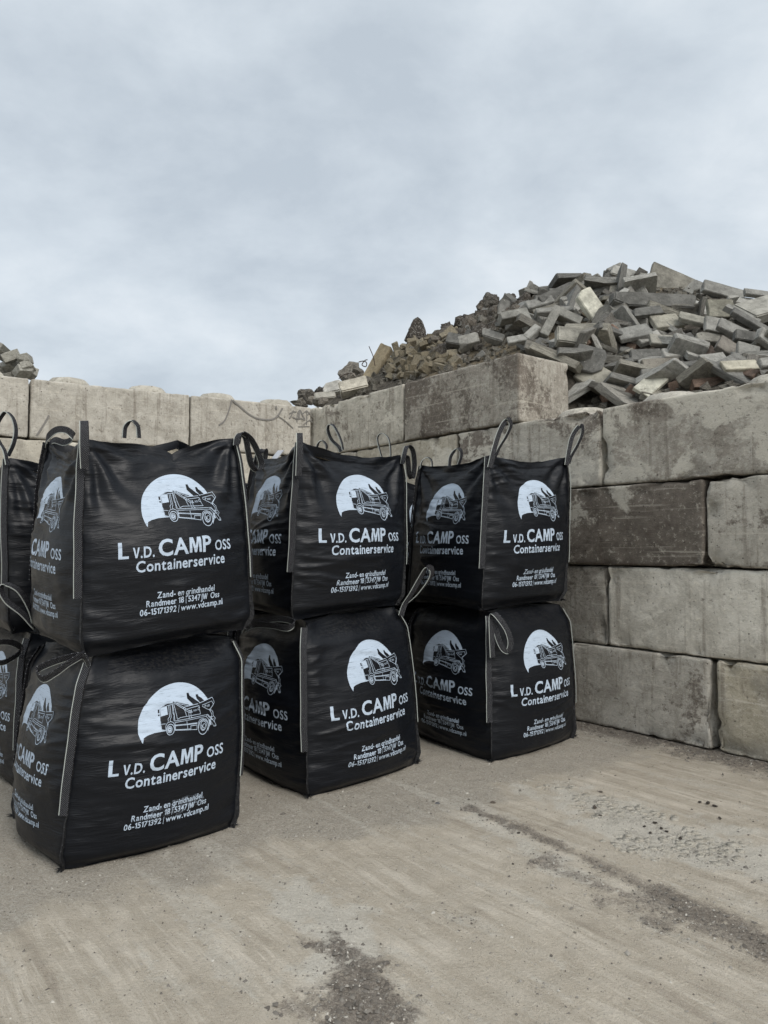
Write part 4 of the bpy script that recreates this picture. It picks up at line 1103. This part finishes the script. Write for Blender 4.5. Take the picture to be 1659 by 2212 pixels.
NOT = [  # px, py, L, W, H (frame px), angle, normal, colour, name, label, category
    (1272, 684, 92, 44, 15, -60, (.18, .28, .94), PALE, 'concrete_slab', 'palest slab on the heap, rough and yellowish, leaning steeply', 'slab'),
    (1397, 670, 178, 33, 26, -2, (.03, .18, .98), DGREY, 'kerb_stone', 'longest beam on the heap, dark grey kerb lying level', 'kerb stone'),
    (1438, 612, 98, 58, 13, -24, (.10, .22, .97), (.19, .18, .155), 'concrete_slab', 'large brownish slab standing up on the heap summit', 'slab'),
    (1550, 632, 92, 34, 12, -17, (.1, .45, .88), GREY, 'concrete_slab', 'wide smooth slab against the sky right of the summit', 'slab'),
    (1503, 630, 58, 40, 12, -38, (-.25, .4, .88), GREY, 'concrete_slab', 'slab tilted left between summit slab and wide smooth slab', 'slab'),
    (1342, 596, 62, 26, 20, -18, (.05, .35, .93), LGREY, 'kerb_stone', 'light worn kerb piece at the left end of the summit', 'kerb stone'),
    (1322, 583, 36, 16, 10, 28, (0, .3, .95), GREY, 'concrete_slab', 'small slab rising to the right at the very top', 'slab'),
    (1285, 838, 96, 56, 17, -43, (-.32, .42, .85), (.27, .255, .215), 'kerb_stone', 'ribbed kerb slab lying beside the dark top block on the wall', 'kerb stone'),
    (1264, 796, 64, 60, 14, -20, (-.15, .25, .95), DGREY, 'concrete_slab', 'dark slab standing behind the ribbed kerb slab', 'slab'),
    (1426, 716, 64, 42, 10, 7, (.03, .62, .78), (.285, .27, .225), 'paving_slab', 'square light paving slab below the long beam, scratched white', 'paving slab'),
    (1358, 740, 74, 44, 9, 12, (-.12, .68, .72), GREY, 'paving_slab', 'flat diamond shaped paving slab left of the square light one', 'paving slab'),
    (1388, 751, 60, 22, 14, 22, (.1, .55, .82), LGREY, 'paving_slab', 'thick small slab leaning on the diamond shaped paving slab', 'paving slab'),
    (1482, 711, 60, 32, 11, -17, (.08, .66, .74), (.25, .24, .205), 'paving_slab', 'paving slab sloping right beside the square light one', 'paving slab'),
    (1540, 686, 56, 40, 12, 0, (.0, .16, .98), (.235, .225, .185), 'paving_slab', 'upright paving slab facing the viewer below the sky line on the right', 'paving slab'),
    (1528, 722, 46, 36, 12, -10, (.1, .3, .94), LGREY, 'concrete_slab', 'broken slab with a ragged edge under the upright paving slab', 'slab'),
    (1625, 690, 92, 66, 26, 18, (-.05, .72, .68), (.28, .27, .24), 'concrete_slab', 'thick broad slab at the right edge of the frame', 'slab'),
    (1585, 702, 78, 18, 12, -33, (.2, .62, .76), GREY, 'kerb_stone', 'upper of two narrow kerbs sloping down to the right', 'kerb stone'),
    (1600, 716, 86, 20, 13, -33, (.25, .5, .82), DGREY, 'kerb_stone', 'lower of two narrow kerbs sloping down to the right', 'kerb stone'),
    (1597, 656, 68, 26, 12, -10, (.05, .62, .78), LGREY, 'paving_slab', 'rough flat slab above the thick broad slab at the right', 'paving slab'),
    (1622, 638, 56, 20, 10, -9, (.05, .6, .8), GREY, 'paving_slab', 'slab on the sky line near the right edge', 'paving slab'),
    (1565, 735, 70, 34, 12, -28, (.2, .5, .84), GREY, 'paving_slab', 'slab sloping right below the two narrow kerbs', 'paving slab'),
    (1590, 748, 50, 26, 16, -8, (.1, .25, .95), DGREY, 'concrete_slab', 'squat dark block below the two narrow kerbs', 'slab'),
    (1632, 752, 30, 44, 16, 60, (.3, .2, .93), LGREY, 'concrete_slab', 'light angular block at the right edge above the wall', 'slab'),
    (1381, 788, 66, 30, 15, 2, (.0, .40, .9), DGREY, 'paving_slab', 'top slab of the pile of three flat slabs', 'paving slab'),
    (1412, 805, 78, 24, 12, 4, (.0, .30, .95), (.19, .175, .15), 'paving_slab', 'middle slab of the pile of three flat slabs', 'paving slab'),
    (1404, 825, 72, 22, 12, 5, (.0, .30, .95), GREY, 'paving_slab', 'bottom slab of the pile of three flat slabs', 'paving slab'),
    (1443, 784, 52, 26, 12, 4, (.0, .55, .83), WHT, 'concrete_slab', 'whitish broken slab right of the pile of three flat slabs', 'slab'),
    (1578, 814, 78, 30, 12, 3, (.0, .62, .78), (.36, .335, .27), 'concrete_slab', 'long pale slab lying just above the wall edge at the right', 'slab'),
    (1525, 803, 62, 40, 12, 10, (.1, .55, .83), LGREY, 'concrete_slab', 'broad grainy slab left of the long pale slab', 'slab'),
    (1497, 822, 62, 30, 13, 50, (-.3, .4, .86), GREY, 'concrete_slab', 'slab leaning up to the right above the wall edge', 'slab'),
    (1392, 850, 66, 40, 10, 40, (-.2, .5, .84), PALE, 'concrete_slab', 'pale slab sunk behind the wall edge under the three flat slabs', 'slab'),
    (1556, 776, 60, 38, 14, -35, (.2, .4, .9), (.17, .155, .135), 'concrete_slab', 'dark speckled slab above the long pale slab', 'slab'),
    (1594, 780, 48, 36, 12, -15, (.1, .35, .93), GREY, 'concrete_slab', 'pointed slab above the long pale slab', 'slab'),
    (1640, 805, 46, 22, 14, 12, (0, .4, .9), LGREY, 'concrete_slab', 'light block at the right edge resting on the wall', 'slab'),
    (1512, 752, 52, 28, 12, -8, (.05, .55, .83), (.20, .19, .165), 'paving_slab', 'brownish slab in the middle of the right slope', 'paving slab'),
    (1462, 755, 48, 24, 11, 20, (-.1, .5, .84), DGREY, 'paving_slab', 'small dark slab below the slab sloping right', 'paving slab'),
    (1420, 757, 62, 34, 10, -4, (.1, .6, .8), (.235, .225, .195), 'paving_slab', 'grainy slab below the square light paving slab', 'paving slab'),
    (1386, 694, 62, 24, 10, 8, (0, .5, .85), DGREY, 'concrete_slab', 'dark flat slab tucked under the long beam', 'slab'),
    (1330, 697, 46, 16, 10, 4, (0, .4, .9), DGREY, 'concrete_slab', 'thin dark slab right of the palest slab', 'slab'),
    (1082, 673, 52, 24, 18, 80, (.15, .1, .98), (.20, .195, .18), 'kerb_stone', 'grey post like kerb piece standing upright on the left slope', 'kerb stone'),
    (1190, 694, 84, 14, 26, 5, (.0, .55, .83), GREY, 'concrete_slab', 'thin long slab above the angle shaped element', 'slab'),
    (1160, 672, 60, 26, 12, 17, (-.1, .55, .83), GREY, 'paving_slab', 'sloping slab on the upper left shoulder', 'paving slab'),
    (1213, 641, 58, 12, 14, 12, (0, .4, .9), GREY, 'kerb_stone', 'kerb pointing at the palest slab on the upper left shoulder', 'kerb stone'),
    (1205, 631, 48, 12, 12, 2, (0, .4, .9), DGREY, 'kerb_stone', 'dark level kerb on the upper left shoulder', 'kerb stone'),
    (1172, 648, 46, 14, 12, -4, (0, .35, .93), DGREY, 'kerb_stone', 'dark kerb end left of the level kerb on the shoulder', 'kerb stone'),
    (1180, 626, 44, 12, 12, 8, (0, .4, .9), DGREY, 'concrete_slab', 'thin slab on the sky line of the left shoulder', 'slab'),
    (1060, 744, 50, 22, 20, -20, (.0, .4, .9), GREY, 'kerb_stone', 'grooved kerb piece beside the dark top block', 'kerb stone'),
    (1012, 754, 42, 28, 22, 12, (-.3, .45, .84), (.26, .25, .225), 'concrete_slab', 'grey brick shaped block above the dark top block', 'slab'),
    (1145, 738, 40, 20, 16, 42, (-.3, .5, .8), LGREY, 'concrete_slab', 'kerb stub leaning left behind the end of the dark top block', 'slab'),
    (1113, 752, 42, 20, 12, 8, (-.2, .5, .84), LGREY, 'concrete_slab', 'light wedge on the edge of the dark top block', 'slab'),
    (813, 806, 106, 30, 16, 62, (-.35, .28, .9), TAN, 'kerb_stone', 'sandy brown kerb leaning up the left end of the heap', 'kerb stone'),
    (722, 840, 40, 30, 26, 12, (-.2, .45, .87), WHT, 'concrete_slab', 'whitish block low at the left end of the heap', 'slab'),
    (765, 848, 62, 32, 26, 14, (-.1, .5, .85), (.40, .37, .31), 'concrete_slab', 'whitish broad block under the sandy leaning kerb', 'slab'),
    (704, 856, 46, 18, 18, 6, (0, .5, .85), (.30, .285, .25), 'concrete_slab', 'grey fragment lying on the wall at the corner', 'slab'),
    (985, 750, 26, 44, 18, 70, (-.2, .3, .93), DGREY, 'kerb_stone', 'dark kerb stub between tan bricks and grey block', 'kerb stone'),
]
for k, (px, py, L, W, H, an, n, c, nm, lb, ct) in enumerate(NOT):
    slab(px, py, L, W, H, an, n, c, nm, lb, ct, 300 + k, .03, group=HS)
# angle shaped elements (two legs at a right angle, one body)
def angle_mesh(L1, L2, w, h, seed):
    P = [(0, 0), (L1, 0), (L1, w), (w, w), (w, L2), (0, L2)]
    bm = bmesh.new(); vs_ = [bm.verts.new((x - w / 2, y - w / 2, 0)) for x, y in P]; f = bm.faces.new(vs_)
    r_ = bmesh.ops.extrude_face_region(bm, geom=[f]); bmesh.ops.translate(bm, verts=[v for v in r_['geom'] if isinstance(v, bmesh.types.BMVert)], vec=(0, 0, h))
    bmesh.ops.recalc_face_normals(bm, faces=bm.faces[:])
    bmesh.ops.bevel(bm, geom=bm.edges[:], offset=w * .06, segments=2, affect='EDGES', clamp_overlap=True)
    me = bpy.data.meshes.new('angle'); bm.to_mesh(me); bm.free(); return me
for px, py, L1, L2, w, h, an, n, c, lb, sd_ in (
        (1186, 706, 74, 66, 19, 26, -28, (.0, .20, .98), (.215, .21, .19), 'large grey angle shaped element opening downwards above the top block', 1),
        (1117, 712, 62, 52, 17, 26, 195, (.1, .35, .93), (.225, .22, .20), 'smaller angle shaped element left of the large one', 2)):
    p, s, t = heap_seen(px, py); d = p[1] / FPX
    occupied.append((px + (26 if sd_ == 1 else -20), py + 28, (44, 34)))
    o = obj('angle_element', angle_mesh(L1 * d, -L2 * d if sd_ == 1 else L2 * d, w * d, h * d, sd_) if False else angle_mesh(L1 * d, L2 * d, w * d, h * d, sd_), RUBBLE)
    F_ = frame_of(an, n)
    if sd_ == 1: F_ = frame_of(an - 90, n)
    o.matrix_world = Matrix.Translation(Vector(p) + Vector((0, -.26, .05))) @ F_.to_4x4()
    o.color = (*c, 1); tag(o, lb, 'concrete element', HS)
slab(1222, 752, 60, 40, 26, -6, (.05, .35, .93), (.235, .225, .195), 'concrete_slab', 'ribbed block held inside the large angle shaped element', 'slab', 420, .06, group=HS)
# boulders
def boulder(px, py, w, h, col, label, seed, rz=0, name='boulder', lift=.0):
    p, s, t = heap_seen(px, py); d = p[1] / FPX
    me = lump_mesh(seed + 50, 3, .38); me.materials.append(ASPHALT)
    o = obj(name, me); o.scale = (w * d * 1.05, w * d * .9, h * d * 1.05); o.location = Vector(p) + Vector((0, 0, lift)); o.rotation_euler = (0, 0, rz)
    o.color = (*col, 1); tag(o, label, 'boulder', HS)
pm = lump_mesh(77, 3, .16)
for v in pm.vertices:
    k = max(0, v.co.z + .5); v.co.x *= 1.22 - .58 * k; v.co.y *= 1.2 - .55 * k; v.co.x += .14 * (k - .3)
pm.materials.append(ASPHALT)
p, s, t = heap_seen(895, 728)
o = obj('boulder', pm); d = p[1] / FPX; o.scale = (54 * d, 46 * d, 56 * d); o.location = Vector(p) + Vector((0, -.05, .07)); o.color = (.060, .054, .048, 1)
tag(o, 'pointed black asphalt boulder alone on the sky line above the tan bricks', 'boulder', HS)
boulder(760, 808, 52, 50, (.19, .18, .16), 'big grey broken boulder at the left end of the heap', 2)
boulder(668, 856, 44, 34, (.13, .123, .11), 'dark grey boulder lying on the corner of the walls', 3)
boulder(688, 845, 22, 18, (.07, .065, .06), 'small black stone beside the boulder on the corner', 4)
boulder(646, 873, 34, 24, (.17, .16, .14), 'flat grey lump at the very left end of the heap', 13)
boulder(684, 868, 40, 26, (.24, .225, .195), 'pale grey lump lying in the corner of the two walls', 14)
boulder(997, 778, 30, 26, (.26, .245, .22), 'round speckled lump on the edge of the dark top block', 5)
boulder(1058, 655, 40, 40, (.105, .10, .09), 'large dark lump behind the upright post like kerb', 6)
boulder(1100, 650, 32, 34, (.115, .105, .095), 'round pebbly lump right of the upright post like kerb', 7)
boulder(1125, 662, 28, 28, (.105, .098, .088), 'smaller pebbly lump near the left shoulder slabs', 8)
boulder(1105, 686, 34, 36, (.11, .095, .082), 'brown lump below the pebbly lumps', 9)
boulder(1005, 690, 26, 20, (.06, .055, .05), 'rounded black lump on the sky line of the left slope', 10)
boulder(963, 715, 34, 34, (.075, .068, .062), 'angular black lump right of the pointed boulder', 11)
boulder(945, 765, 30, 30, (.13, .12, .10), 'dirty lump at the right end of the tan bricks', 12)

def scatter(n, region, mk, minpx, seed):
    r = random.Random(seed); placed = []; tries = 0
    while len(placed) < n and tries < n * 60:
        tries += 1
        px, py = r.uniform(region[0], region[1]), r.uniform(region[2], region[3])
        if not region[4](px, py): continue
        if any(abs(px - a) < minpx * b and abs(py - c) < minpx * b * .8 for a, c, b in placed): continue
        if any(abs(px - a) < b[0] * .88 and abs(py - c) < b[1] * .98 for a, c, b in occupied): continue
        q = heap_seen(px, py)
        if q is None: continue
        placed.append((px, py, 1)); mk(r, px, py, q)
def low_y(px): return np.interp(px, [640, 690, 872, 1120, 1232, 1240, 1300, 1659], [885, 872, 815, 750, 790, 885, 868, 806])
inside = lambda px, py: sil_y(px) - 2 < py < low_y(px) + 4
def rand_rot(r, tilt=.8): return (r.gauss(.15, tilt), r.gauss(0, tilt), r.uniform(0, 6.28))
def where(px, py):
    """'above left of the longest beam': the nearest of the big pieces one can find"""
    L = [(math.hypot(px - a, py - b), a, b, t) for a, b, t in LAND]
    d, a, b, t = min(L)
    dx, dy = px - a, b - py
    an = math.degrees(math.atan2(dy, dx)) % 360
    return ['right of', 'above right of', 'above', 'above left of', 'left of', 'below left of', 'below', 'below right of'][int((an + 22.5) // 45) % 8] + ' ' + t
LAND = [(1272, 684, 'the palest leaning slab'), (1397, 670, 'the longest dark beam'), (1438, 612, 'the summit slab'), (1550, 632, 'the wide slab against the sky'), (1342, 596, 'the worn kerb at the summit'),
        (1285, 838, 'the ribbed kerb slab'), (1426, 716, 'the square light paving slab'), (1358, 740, 'the diamond shaped slab'), (1482, 711, 'the slab sloping right'), (1540, 686, 'the upright paving slab'), (1625, 690, 'the thick broad slab'),
        (1600, 716, 'the two narrow kerbs'), (1404, 810, 'the pile of three slabs'), (1443, 784, 'the whitish broken slab'), (1578, 814, 'the long pale slab'), (1497, 822, 'the slab leaning up right'), (1082, 673, 'the upright post like kerb'),
        (1190, 715, 'the large angle element'), (1117, 722, 'the smaller angle element'), (1205, 631, 'the dark level kerb'), (813, 806, 'the sandy leaning kerb'), (895, 708, 'the pointed black boulder'), (1012, 754, 'the grey brick shaped block'), (760, 808, 'the big grey boulder'), (1556, 776, 'the dark speckled slab')]
def adj(c, k):
    v = (c[0] + c[1] + c[2]) / 3
    return ('small ' if k < .93 else 'large ' if k > 1.1 else '') + ('dark ' if v < .125 else 'light ' if v > .225 else '')
def mk_box(L, W, H, cols, name, label, cat, tilt=.7, emb=.0):
    def f(r, px, py, q):
        p, s, t = q; k = r.uniform(.68, 1.34)
        o = obj(name, r.choice(BOXES)); o.scale = (L * k * r.uniform(.85, 1.15), W * k, H * k * r.uniform(.9, 1.1))
        o.location = Vector(p) + Vector((0, 0, emb)); o.rotation_euler = rand_rot(r, tilt)
        c = r.choice(cols); b = r.uniform(.78, 1.22); o.color = (c[0] * b, c[1] * b, c[2] * b, 1)
        tag(o, adj((c[0] * b, c[1] * b, c[2] * b), k) + label + ' ' + where(px, py), cat, HS)
    return f
def mk_lump(w, cols, name, label, cat):
    def f(r, px, py, q):
        p, s, t = q; k = w * r.uniform(.6, 1.5)
        o = obj(name, r.choice(LUMPS)); o.scale = (k * r.uniform(.8, 1.25), k, k * r.uniform(.7, 1.0)); o.location = Vector(p) + Vector((0, 0, .01)); o.rotation_euler = rand_rot(r, 1.0)
        c = r.choice(cols); b = r.uniform(.75, 1.25); o.color = (c[0] * b, c[1] * b, c[2] * b, 1)
        tag(o, ('small ' if k < w * .85 else 'large ' if k > w * 1.2 else '') + label + ' ' + where(px, py), cat, HS)
    return f
scatter(105, (796, 985, 712, 856, lambda x, y: inside(x, y) and y < 860 - (x - 800) * .38), mk_box(.165, .095, .08, [(.165, .140, .098), (.135, .115, .082), (.195, .170, .125)], 'paving_brick', 'dusty tan paving brick', 'paving brick', emb=.015), 10.5, 1)
scatter(46, (930, 1140, 632, 765, lambda x, y: inside(x, y) and y < 790 - (x - 930) * .30 and x + (y - 640) * .1 < 1150), mk_lump(.19, [(.095, .086, .076), (.075, .068, .060), (.13, .117, .10)], 'asphalt_lump', 'rounded black asphalt lump', 'asphalt lump'), 15, 2)
scatter(18, (692, 800, 790, 880, inside), mk_lump(.14, [(.22, .205, .18), (.13, .12, .108), (.30, .28, .24)], 'rubble_lump', 'broken grey rubble lump', 'rubble lump'), 14, 3)
scatter(84, (1140, 1460, 585, 722, lambda x, y: inside(x, y)), mk_box(.185, .10, .085, [(.215, .207, .19), (.165, .16, .145), (.26, .25, .225), (.13, .122, .11)], 'grey_paving_brick', 'grey paving brick', 'paving brick', emb=.02), 14, 4)
scatter(85, (1100, 1659, 620, 862, inside), mk_box(.42, .29, .060, [GREY, DGREY, LGREY, (.18, .17, .15), (.25, .235, .20)], 'concrete_fragment', 'broken flat concrete fragment', 'concrete fragment', .5, .01), 19, 5)
scatter(44, (1235, 1640, 700, 860, inside), mk_box(.20, .10, .075, [(.165, .118, .092), (.19, .13, .10), (.14, .112, .095), (.15, .14, .125)], 'reddish_brick', 'reddish brown brick', 'brick', .7, .0), 13, 6)
scatter(60, (1000, 1659, 600, 860, inside), mk_box(.16, .10, .07, [GREY, DGREY, (.17, .16, .14)], 'concrete_chip', 'grey concrete chip', 'concrete chip', .9, .0), 12, 7)
# uncountable crumbs between the pieces
cv, cf = [], []
tet = np.array([(1, 0, -.6), (-.6, .9, -.6), (-.6, -.9, -.6), (.1, .1, 1.0), (.8, .7, .1)]); tf = [(0, 2, 1), (0, 3, 2), (1, 2, 3), (0, 1, 4), (1, 3, 4), (3, 0, 4)]
r = np.random.default_rng(3)
CS, CT = r.uniform(-.4, 6.6, 5200), r.uniform(.45, 4.0, 5200)
CP = np.stack([CORNER[0] + DR[0] * CS + NR[0] * CT, CORNER[1] + DR[1] * CS + NR[1] * CT, heap_h(CS, CT)], -1)
for k in range(5200):
    p = CP[k]; sc = r.uniform(.10, .42) ** 2 * .34; a = r.normal(size=(3, 3)); q_, _ = np.linalg.qr(a)
    o_ = len(cv); cv += list((tet * sc) @ q_ + p + [0, 0, sc * .3]); cf += [tuple(i + o_ for i in f) for f in tf]
CRUMB = mat_sand('rubble_crumb', (.07, .063, .053), (.24, .225, .19))
tag(obj('rubble_crumbs', mesh_from('rubble_crumbs', cv, cf, False), CRUMB), 'grey and brown crumbs between the larger pieces of the heap', 'rubble', kind='stuff')
# bent reinforcement wires sticking out of the heap
def wire(pts, label, rad=.006):
    P = catmull([at(*p) for p in pts], 6)
    n = 6; T = np.gradient(P, axis=0); T /= np.linalg.norm(T, axis=1)[:, None]
    V, F = [], []
    for p, t in zip(P, T):
        a = np.cross(t, [.3, .9, .2]); a /= np.linalg.norm(a); b = np.cross(t, a)
        for i in range(n): V.append(p + rad * (math.cos(i * 2 * math.pi / n) * a + math.sin(i * 2 * math.pi / n) * b))
    for k in range(len(P) - 1):
        for i in range(n): F.append((k * n + i, k * n + (i + 1) % n, (k + 1) * n + (i + 1) % n, (k + 1) * n + i))
    F += [tuple(range(n))[::-1], tuple((len(P) - 1) * n + i for i in range(n))]
    tag(obj('wire', mesh_from('wire', V, F), STEEL), label, 'wire', 'bent wires in the heap')
wire([(810, 790, 8.9), (806, 770, 8.9), (800, 755, 8.9), (797, 748, 8.9)], 'thin straight wire sticking up left of the tan bricks', .005)
wire([(775, 782, 8.9), (785, 780, 8.9), (792, 784, 8.9), (790, 792, 8.9), (782, 788, 8.9), (788, 779, 8.9), (794, 777, 8.9)], 'curled wire on top of the big grey boulder', .006)
wire([(732, 818, 9.0), (738, 812, 9.0), (750, 807, 9.0), (760, 806, 9.0)], 'curved wire poking out left of the big grey boulder', .005)

# ------------------------------------------------------------------ grey bricks heaped behind the back wall, left
r = random.Random(5)
LB = [(24, 770, 34, 23, 0.5), (-4, 800, 34, 30, -.2), (42, 783, 30, 24, .35), (54, 776, 22, 20, .1), (22, 795, 32, 22, .2), (36, 800, 24, 18, -.5), (50, 803, 28, 20, .3), (66, 806, 22, 20, -.4), (5, 765, 22, 20, .8), (60, 792, 20, 18, .7),
      (-20, 780, 34, 26, .3), (-25, 755, 34, 26, -.3), (8, 815, 30, 18, .1), (2, 752, 24, 18, -.6), (-40, 770, 40, 30, .2), (-30, 735, 36, 26, .5)]
LBN = ['largest grey paving brick of the left pile, tilted, near its top', 'upright grey brick cut by the left edge of the frame', 'second largest grey brick right below the tilted one', 'narrow grey brick at the upper right edge of the left pile',
       'grey brick in the middle of the left pile', 'small tilted grey brick just above the back wall', 'grey brick on the wall edge near the right end of the left pile', 'rightmost grey brick of the left pile', 'small grey brick left of the largest tilted one',
       'small grey brick above the rightmost one', None, None, 'lowest grey brick of the left pile, lying on the wall', 'topmost grey brick of the left pile', None, None]
for k, (px, py, w, h, a) in enumerate(LB):
    if LBN[k] is None: continue
    p = at(px, py, 7.95 + .12 * (k % 3))
    o = obj('grey_paving_brick', BOXES[k % 14]); d = p[1] / FPX
    o.scale = (w * d * 1.1, .15, h * d * .85); o.location = p; o.rotation_euler = (r.uniform(-.5, .5), -a + r.uniform(-.15, .15), r.uniform(-.7, .7))
    b = r.uniform(.8, 1.15); o.color = (.27 * b, .26 * b, .23 * b, 1)
    tag(o, LBN[k], 'paving brick', 'bricks piled behind the back wall')
cx_ = at(-70, 800, 8.6)
hv2, n2_ = [], 26
for i in range(n2_):
    for j in range(n2_):
        x, y = (i / (n2_ - 1) - .5) * 4.2, (j / (n2_ - 1) - .5) * 2.6
        rr_ = math.hypot(x / 2.0, y / 1.25); hv2.append((cx_[0] - .85 + x * .86 - y * -.51, cx_[1] + .1 + x * .51 + y * .86, max(0, 3.55 * (1 - rr_ ** 1.2)) + .03 * float(perlin(x * 5, y * 5))))
tag(obj('pile_soil', mesh_from('pile_soil', hv2, grid_faces(n2_, n2_)), CRUMB), 'grey crumbs under the small brick pile behind the back wall', 'soil', kind='stuff')

# ------------------------------------------------------------------ stones and grit on the yard floor
STN = [(1065, 1735, 9, (.20, .17, .14)), (1013, 1728, 5, (.17, .155, .13)), (945, 1737, 8, (.19, .20, .215)), (936, 1732, 6, (.30, .29, .26)), (1298, 1712, 8, (.19, .17, .145)), (1297, 1762, 6, (.16, .145, .125)), (1285, 1745, 8, (.14, .12, .10)),
       (1415, 1778, 7, (.085, .075, .066)), (1428, 1790, 7, (.09, .08, .07)), (1440, 1797, 6, (.075, .066, .06)), (1405, 1800, 6, (.085, .075, .066)), (1470, 1812, 7, (.08, .07, .062)), (1392, 1786, 5, (.09, .08, .07)), (1530, 1735, 9, (.10, .09, .08)),
       (1545, 1742, 8, (.085, .075, .07)), (1512, 1733, 6, (.10, .088, .078)), (1555, 1768, 6, (.10, .09, .08)), (1120, 1800, 6, (.085, .075, .066)), (1108, 1867, 5, (.09, .08, .07)), (1420, 1965, 6, (.33, .31, .28)), (1428, 2070, 5, (.34, .32, .28)),
       (417, 1768, 4, (.09, .08, .07)), (556, 1831, 5, (.075, .066, .058)), (352, 1995, 5, (.10, .09, .08)), (1105, 1955, 4, (.33, .32, .29)), (1630, 1905, 5, (.36, .34, .30)), (1242, 2015, 5, (.35, .33, .29)), (1305, 1850, 4, (.34, .32, .29))]
for k, (px, py, w, c) in enumerate(STN):
    p = on_ground(px, py); d = p[1] / FPX
    o = obj('stone', LUMPS[(k * 7) % 10]); o.scale = (w * d * 1.5, w * d * 1.1, w * d * .72); o.location = (p[0], p[1], w * d * .16); o.rotation_euler = (.3 * math.sin(k * 2.1), .3 * math.cos(k * 3.7), k * 1.3)
    o.color = (*[q * 1.35 for q in c], 1)
    big_ = {0: 'brown stone alone on the floor in front of the right stack, the largest one', 2: 'bluish grey stone chip left of the largest stone', 4: 'grey stone on the cracked mud near the wall'}
    lb = big_.get(k, 'dark earth clod lying on the pale dried mud' if c[0] < .12 and px > 1380 else ('small dark stone lying alone on the yard floor' if c[0] < .18 else 'small pale pebble lying on the yard floor'))
    tag(o, lb, 'stone', 'loose stones on the yard floor')
r = np.random.default_rng(11)
N = 52000
oct_ = np.array([(1, 0, 0), (0, 1, 0), (-1, 0, 0), (0, -1, 0), (0, 0, .8)], float)
of = np.array([(0, 1, 4), (1, 2, 4), (2, 3, 4), (3, 0, 4)])
# more of it near the camera, kept to the open floor
Yc = 1.35 + (r.random(N) ** 1.35) * 4.6; Xc = r.uniform(-.62, .62, N) * Yc * 1.0 + r.normal(0, .1, N)
ix = np.clip(np.searchsorted(gx, Xc), 0, len(gx) - 1); iy = np.clip(np.searchsorted(gy, Yc), 0, len(gy) - 1)
gd, gp, gm_, gg = dark[ix, iy], pale[ix, iy], mud[ix, iy], grit[ix, iy]
wd = wall_b - (Xc * NR[0] + Yc * NR[1])
keep = (r.random(N) < (.16 + .55 * gg + .75 * gd + .45 * gp + .8 * np.exp(-wd / .15))) & ((Xc * NR[0] + Yc * NR[1]) < wall_b - .01)
Xc, Yc, gd, gp, gg = Xc[keep], Yc[keep], gd[keep], gp[keep], gg[keep]; zc = Z[ix[keep], iy[keep]]
N = len(Xc)
u = r.random(N)
tone = np.where(u < .20, r.uniform(.5, .85, N), np.where(u < .52 + .30 * gd, r.uniform(.05, .25, N), r.uniform(.3, .55, N)))
sz = np.exp(r.normal(math.log(.0024), .45, N)) * (1 + (.2 + 1.5 * (tone < .26)) * gd); sz = sz * (1 + 1.3 * np.exp(-wd[keep] / .10) * r.random(N)); sz = np.clip(sz, .0012, .012)
ang = r.uniform(0, 6.28, N); asp = r.uniform(.6, 1.3, (N, 3)); jit = r.normal(0, .22, (N, 5, 3))
v = (oct_[None] + jit) * asp[:, None] * sz[:, None, None]
ca, sa = np.cos(ang)[:, None], np.sin(ang)[:, None]
vx, vy = v[..., 0] * ca - v[..., 1] * sa, v[..., 0] * sa + v[..., 1] * ca
V = np.stack([vx + Xc[:, None], vy + Yc[:, None], np.abs(v[..., 2]) * (np.arange(5) == 4) + zc[:, None] + .0002], -1).reshape(-1, 3)
F = (of[None] + (np.arange(N) * 5)[:, None, None]).reshape(-1, 3)
gme = mesh_from('grit', V, F, False)
set_attr(gme, 'tone', np.repeat(tone, 5))
M = Mat('grit_stone')
tn = M.attr('tone')
GRITM = M.done(M.mix(tn, (.075, .064, .054), (.60, .57, .50)), .9, None, .2)
tag(obj('grit', gme, GRITM), 'fine loose grit strewn over the yard floor', 'gravel', kind='stuff')

# curled flakes of dried mud, pale, on the open floor near the wall
r = np.random.default_rng(21)
fv, ff, n = [], [], 0
cand = np.argwhere((mud > .45) & (near > .9)); r.shuffle(cand)
blot = fbm(GX * 5, GY * 5, 6.6, 4, .6)
for ci, cj in cand[:620]:
    if blot[ci, cj] < -.10 - .3 * r.random(): continue
    x, y, z = GX[ci, cj] + r.normal(0, .012), GY[ci, cj] + r.normal(0, .012), Z[ci, cj]
    k = r.integers(5, 8); R0 = .004 + .022 * r.random() ** 2.5; a0 = r.uniform(0, 6.28)
    an = a0 + (np.arange(k) + r.uniform(-.3, .3, k)) * 6.28 / k; rad = R0 * r.uniform(.65, 1.15, k); tilt = r.normal(0, .045, 2); lift = r.uniform(.0004, .0018)
    px_, py_ = np.cos(an) * rad * 1.05, np.sin(an) * rad
    up_ = z + lift + px_ * tilt[0] + py_ * tilt[1] + .10 * rad * r.random()
    top_ = np.stack([x + px_, y + py_, np.maximum(up_ - .0008, z + .0004) + .0008], -1); bot_ = top_ - [0, 0, .006]
    c_ = np.array([[x, y, top_[:, 2].mean() - .001]])
    fv += [top_, bot_, c_]
    for q in range(k):
        w_ = (q + 1) % k
        ff += [(n + q, n + w_, n + 2 * k), (n + q, n + k + q, n + k + w_), (n + q, n + k + w_, n + w_)]
    n += 2 * k + 1
FLAKE = mat_sand('dried_mud', (.50, .46, .385), (.68, .64, .55))
tag(obj('mud_flakes', mesh_from('mud_flakes', np.concatenate(fv), np.array(ff), False), FLAKE), 'pale curled flakes of dried mud on the floor near the right wall', 'mud', kind='stuff')
